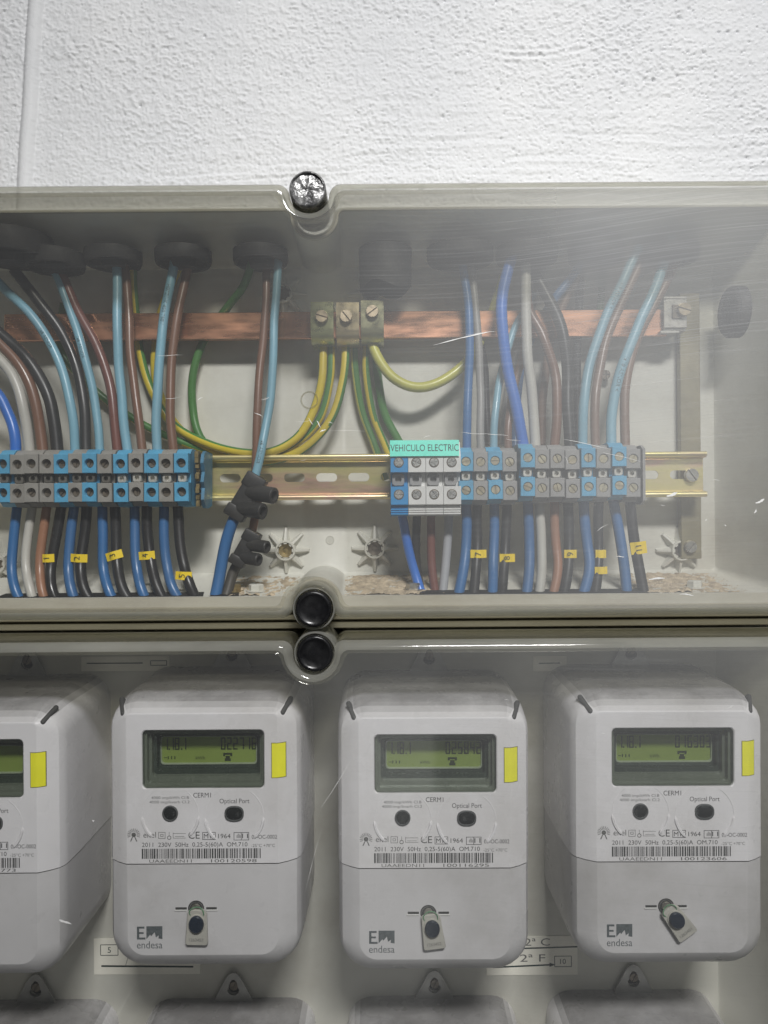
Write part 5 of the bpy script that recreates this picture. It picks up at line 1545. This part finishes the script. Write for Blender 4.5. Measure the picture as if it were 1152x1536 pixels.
# ------------------------------------------------------------------ paper labels on the back panel
def line(m, a, b, w, y):
    d = Vector((b[0] - a[0], 0, b[1] - a[1])).normalized()
    n_ = Vector((-d.z, 0, d.x)) * w / 2
    m.add([(a[0] - n_.x, y, a[1] - n_.z), (b[0] - n_.x, y, b[1] - n_.z), (b[0] + n_.x, y, b[1] + n_.z), (a[0] + n_.x, y, a[1] + n_.z)], [(0, 1, 2, 3)])
def paper(x0, x1, y0, y1, label):
    a, b = W(x0, y1, 579.4), W(x1, y0, 579.4)
    root = thing('paper_label', label, 'label', (a.x, 579.4, a.z))
    MB().box(0, b.x - a.x, 0, 0.5, 0, b.z - a.z).build('paper', M['paper'], root, smooth=False)
    loc = lambda px, py: (W(px, py, 579.4).x - a.x, W(px, py, 579.4).z - a.z)
    return root, loc
Y_ = -0.08
root, loc = paper(141, 300, 1407, 1462, 'paper label with boxed number and arrow under the meter reading 022716')
m = MB()
c0, c1 = loc(151, 1433), loc(177, 1417)
for a, b in (((c0[0], c0[1]), (c1[0], c0[1])), ((c0[0], c1[1]), (c1[0], c1[1])), ((c0[0], c0[1]), (c0[0], c1[1])), ((c1[0], c0[1]), (c1[0], c1[1]))): line(m, a, b, .5, Y_)
m.text('5', (c0[0] + c1[0]) / 2, (c0[1] + c1[1]) / 2, Y_, 4.2)
a = loc(179, 1424); m.add([(a[0], Y_, a[1]), (a[0] + 3, Y_, a[1] + 1.6), (a[0] + 3, Y_, a[1] - 1.6)], [(0, 1, 2)]); line(m, (a[0] + 3, a[1]), (a[0] + 30, a[1]), .7, Y_)
line(m, loc(152, 1449), loc(290, 1450), 1.3, Y_ - .02)
line(m, loc(192, 1436), loc(188, 1450), .3, Y_ - .04)
m.build('lettering', M['ink'], root, smooth=False)
root, loc = paper(730, 866, 1404, 1463, 'handwritten paper label between the meters reading 025842 and 016303')
m = MB()
line(m, loc(740, 1424), loc(866, 1420), 1.1, Y_); line(m, loc(740, 1451), loc(828, 1447), 1.2, Y_)
a = loc(829, 1447); m.add([(a[0] + 2, Y_, a[1]), (a[0] - 2.4, Y_, a[1] + 1.6), (a[0] - 2.4, Y_, a[1] - 1.6)], [(0, 1, 2)])
c0, c1 = loc(832, 1450), loc(857, 1434)
for a, b in (((c0[0], c0[1]), (c1[0], c0[1])), ((c0[0], c1[1]), (c1[0], c1[1])), ((c0[0], c0[1]), (c0[0], c1[1])), ((c1[0], c0[1]), (c1[0], c1[1]))): line(m, a, b, .5, Y_ - .02)
m.text('10', (c0[0] + c1[0]) / 2, (c0[1] + c1[1]) / 2, Y_, 3.8)
m.build('lettering', M['ink'], root, smooth=False)
m = MB()
for t, px, py in (('2ª C', 806, 1413), ('2ª F', 799, 1437)):
    x, z = loc(px, py)
    m.text(t, x, z, Y_, 5.4, w=19)
m.build('handwriting', M['print_l'], root, smooth=False)
for k, (x0, x1, lb) in enumerate(((122, 254, 'thin paper strip above the meter reading 022716'), (800, 850, 'short paper strip above the gap before the meter reading 016303'))):
    root, loc = paper(x0, x1, 984, 1007, lb)
    m = MB()
    line(m, loc(x0 + 8, 995), loc(x1 - 40 + k * 30, 994.5), .8, Y_)
    if not k:
        c0, c1 = loc(226, 998), loc(250, 991)
        for a, b in (((c0[0], c0[1]), (c1[0], c0[1])), ((c0[0], c1[1]), (c1[0], c1[1])), ((c0[0], c0[1]), (c0[0], c1[1])), ((c1[0], c0[1]), (c1[0], c1[1]))): line(m, a, b, .5, Y_)
    m.build('lettering', M['ink'], root, smooth=False)
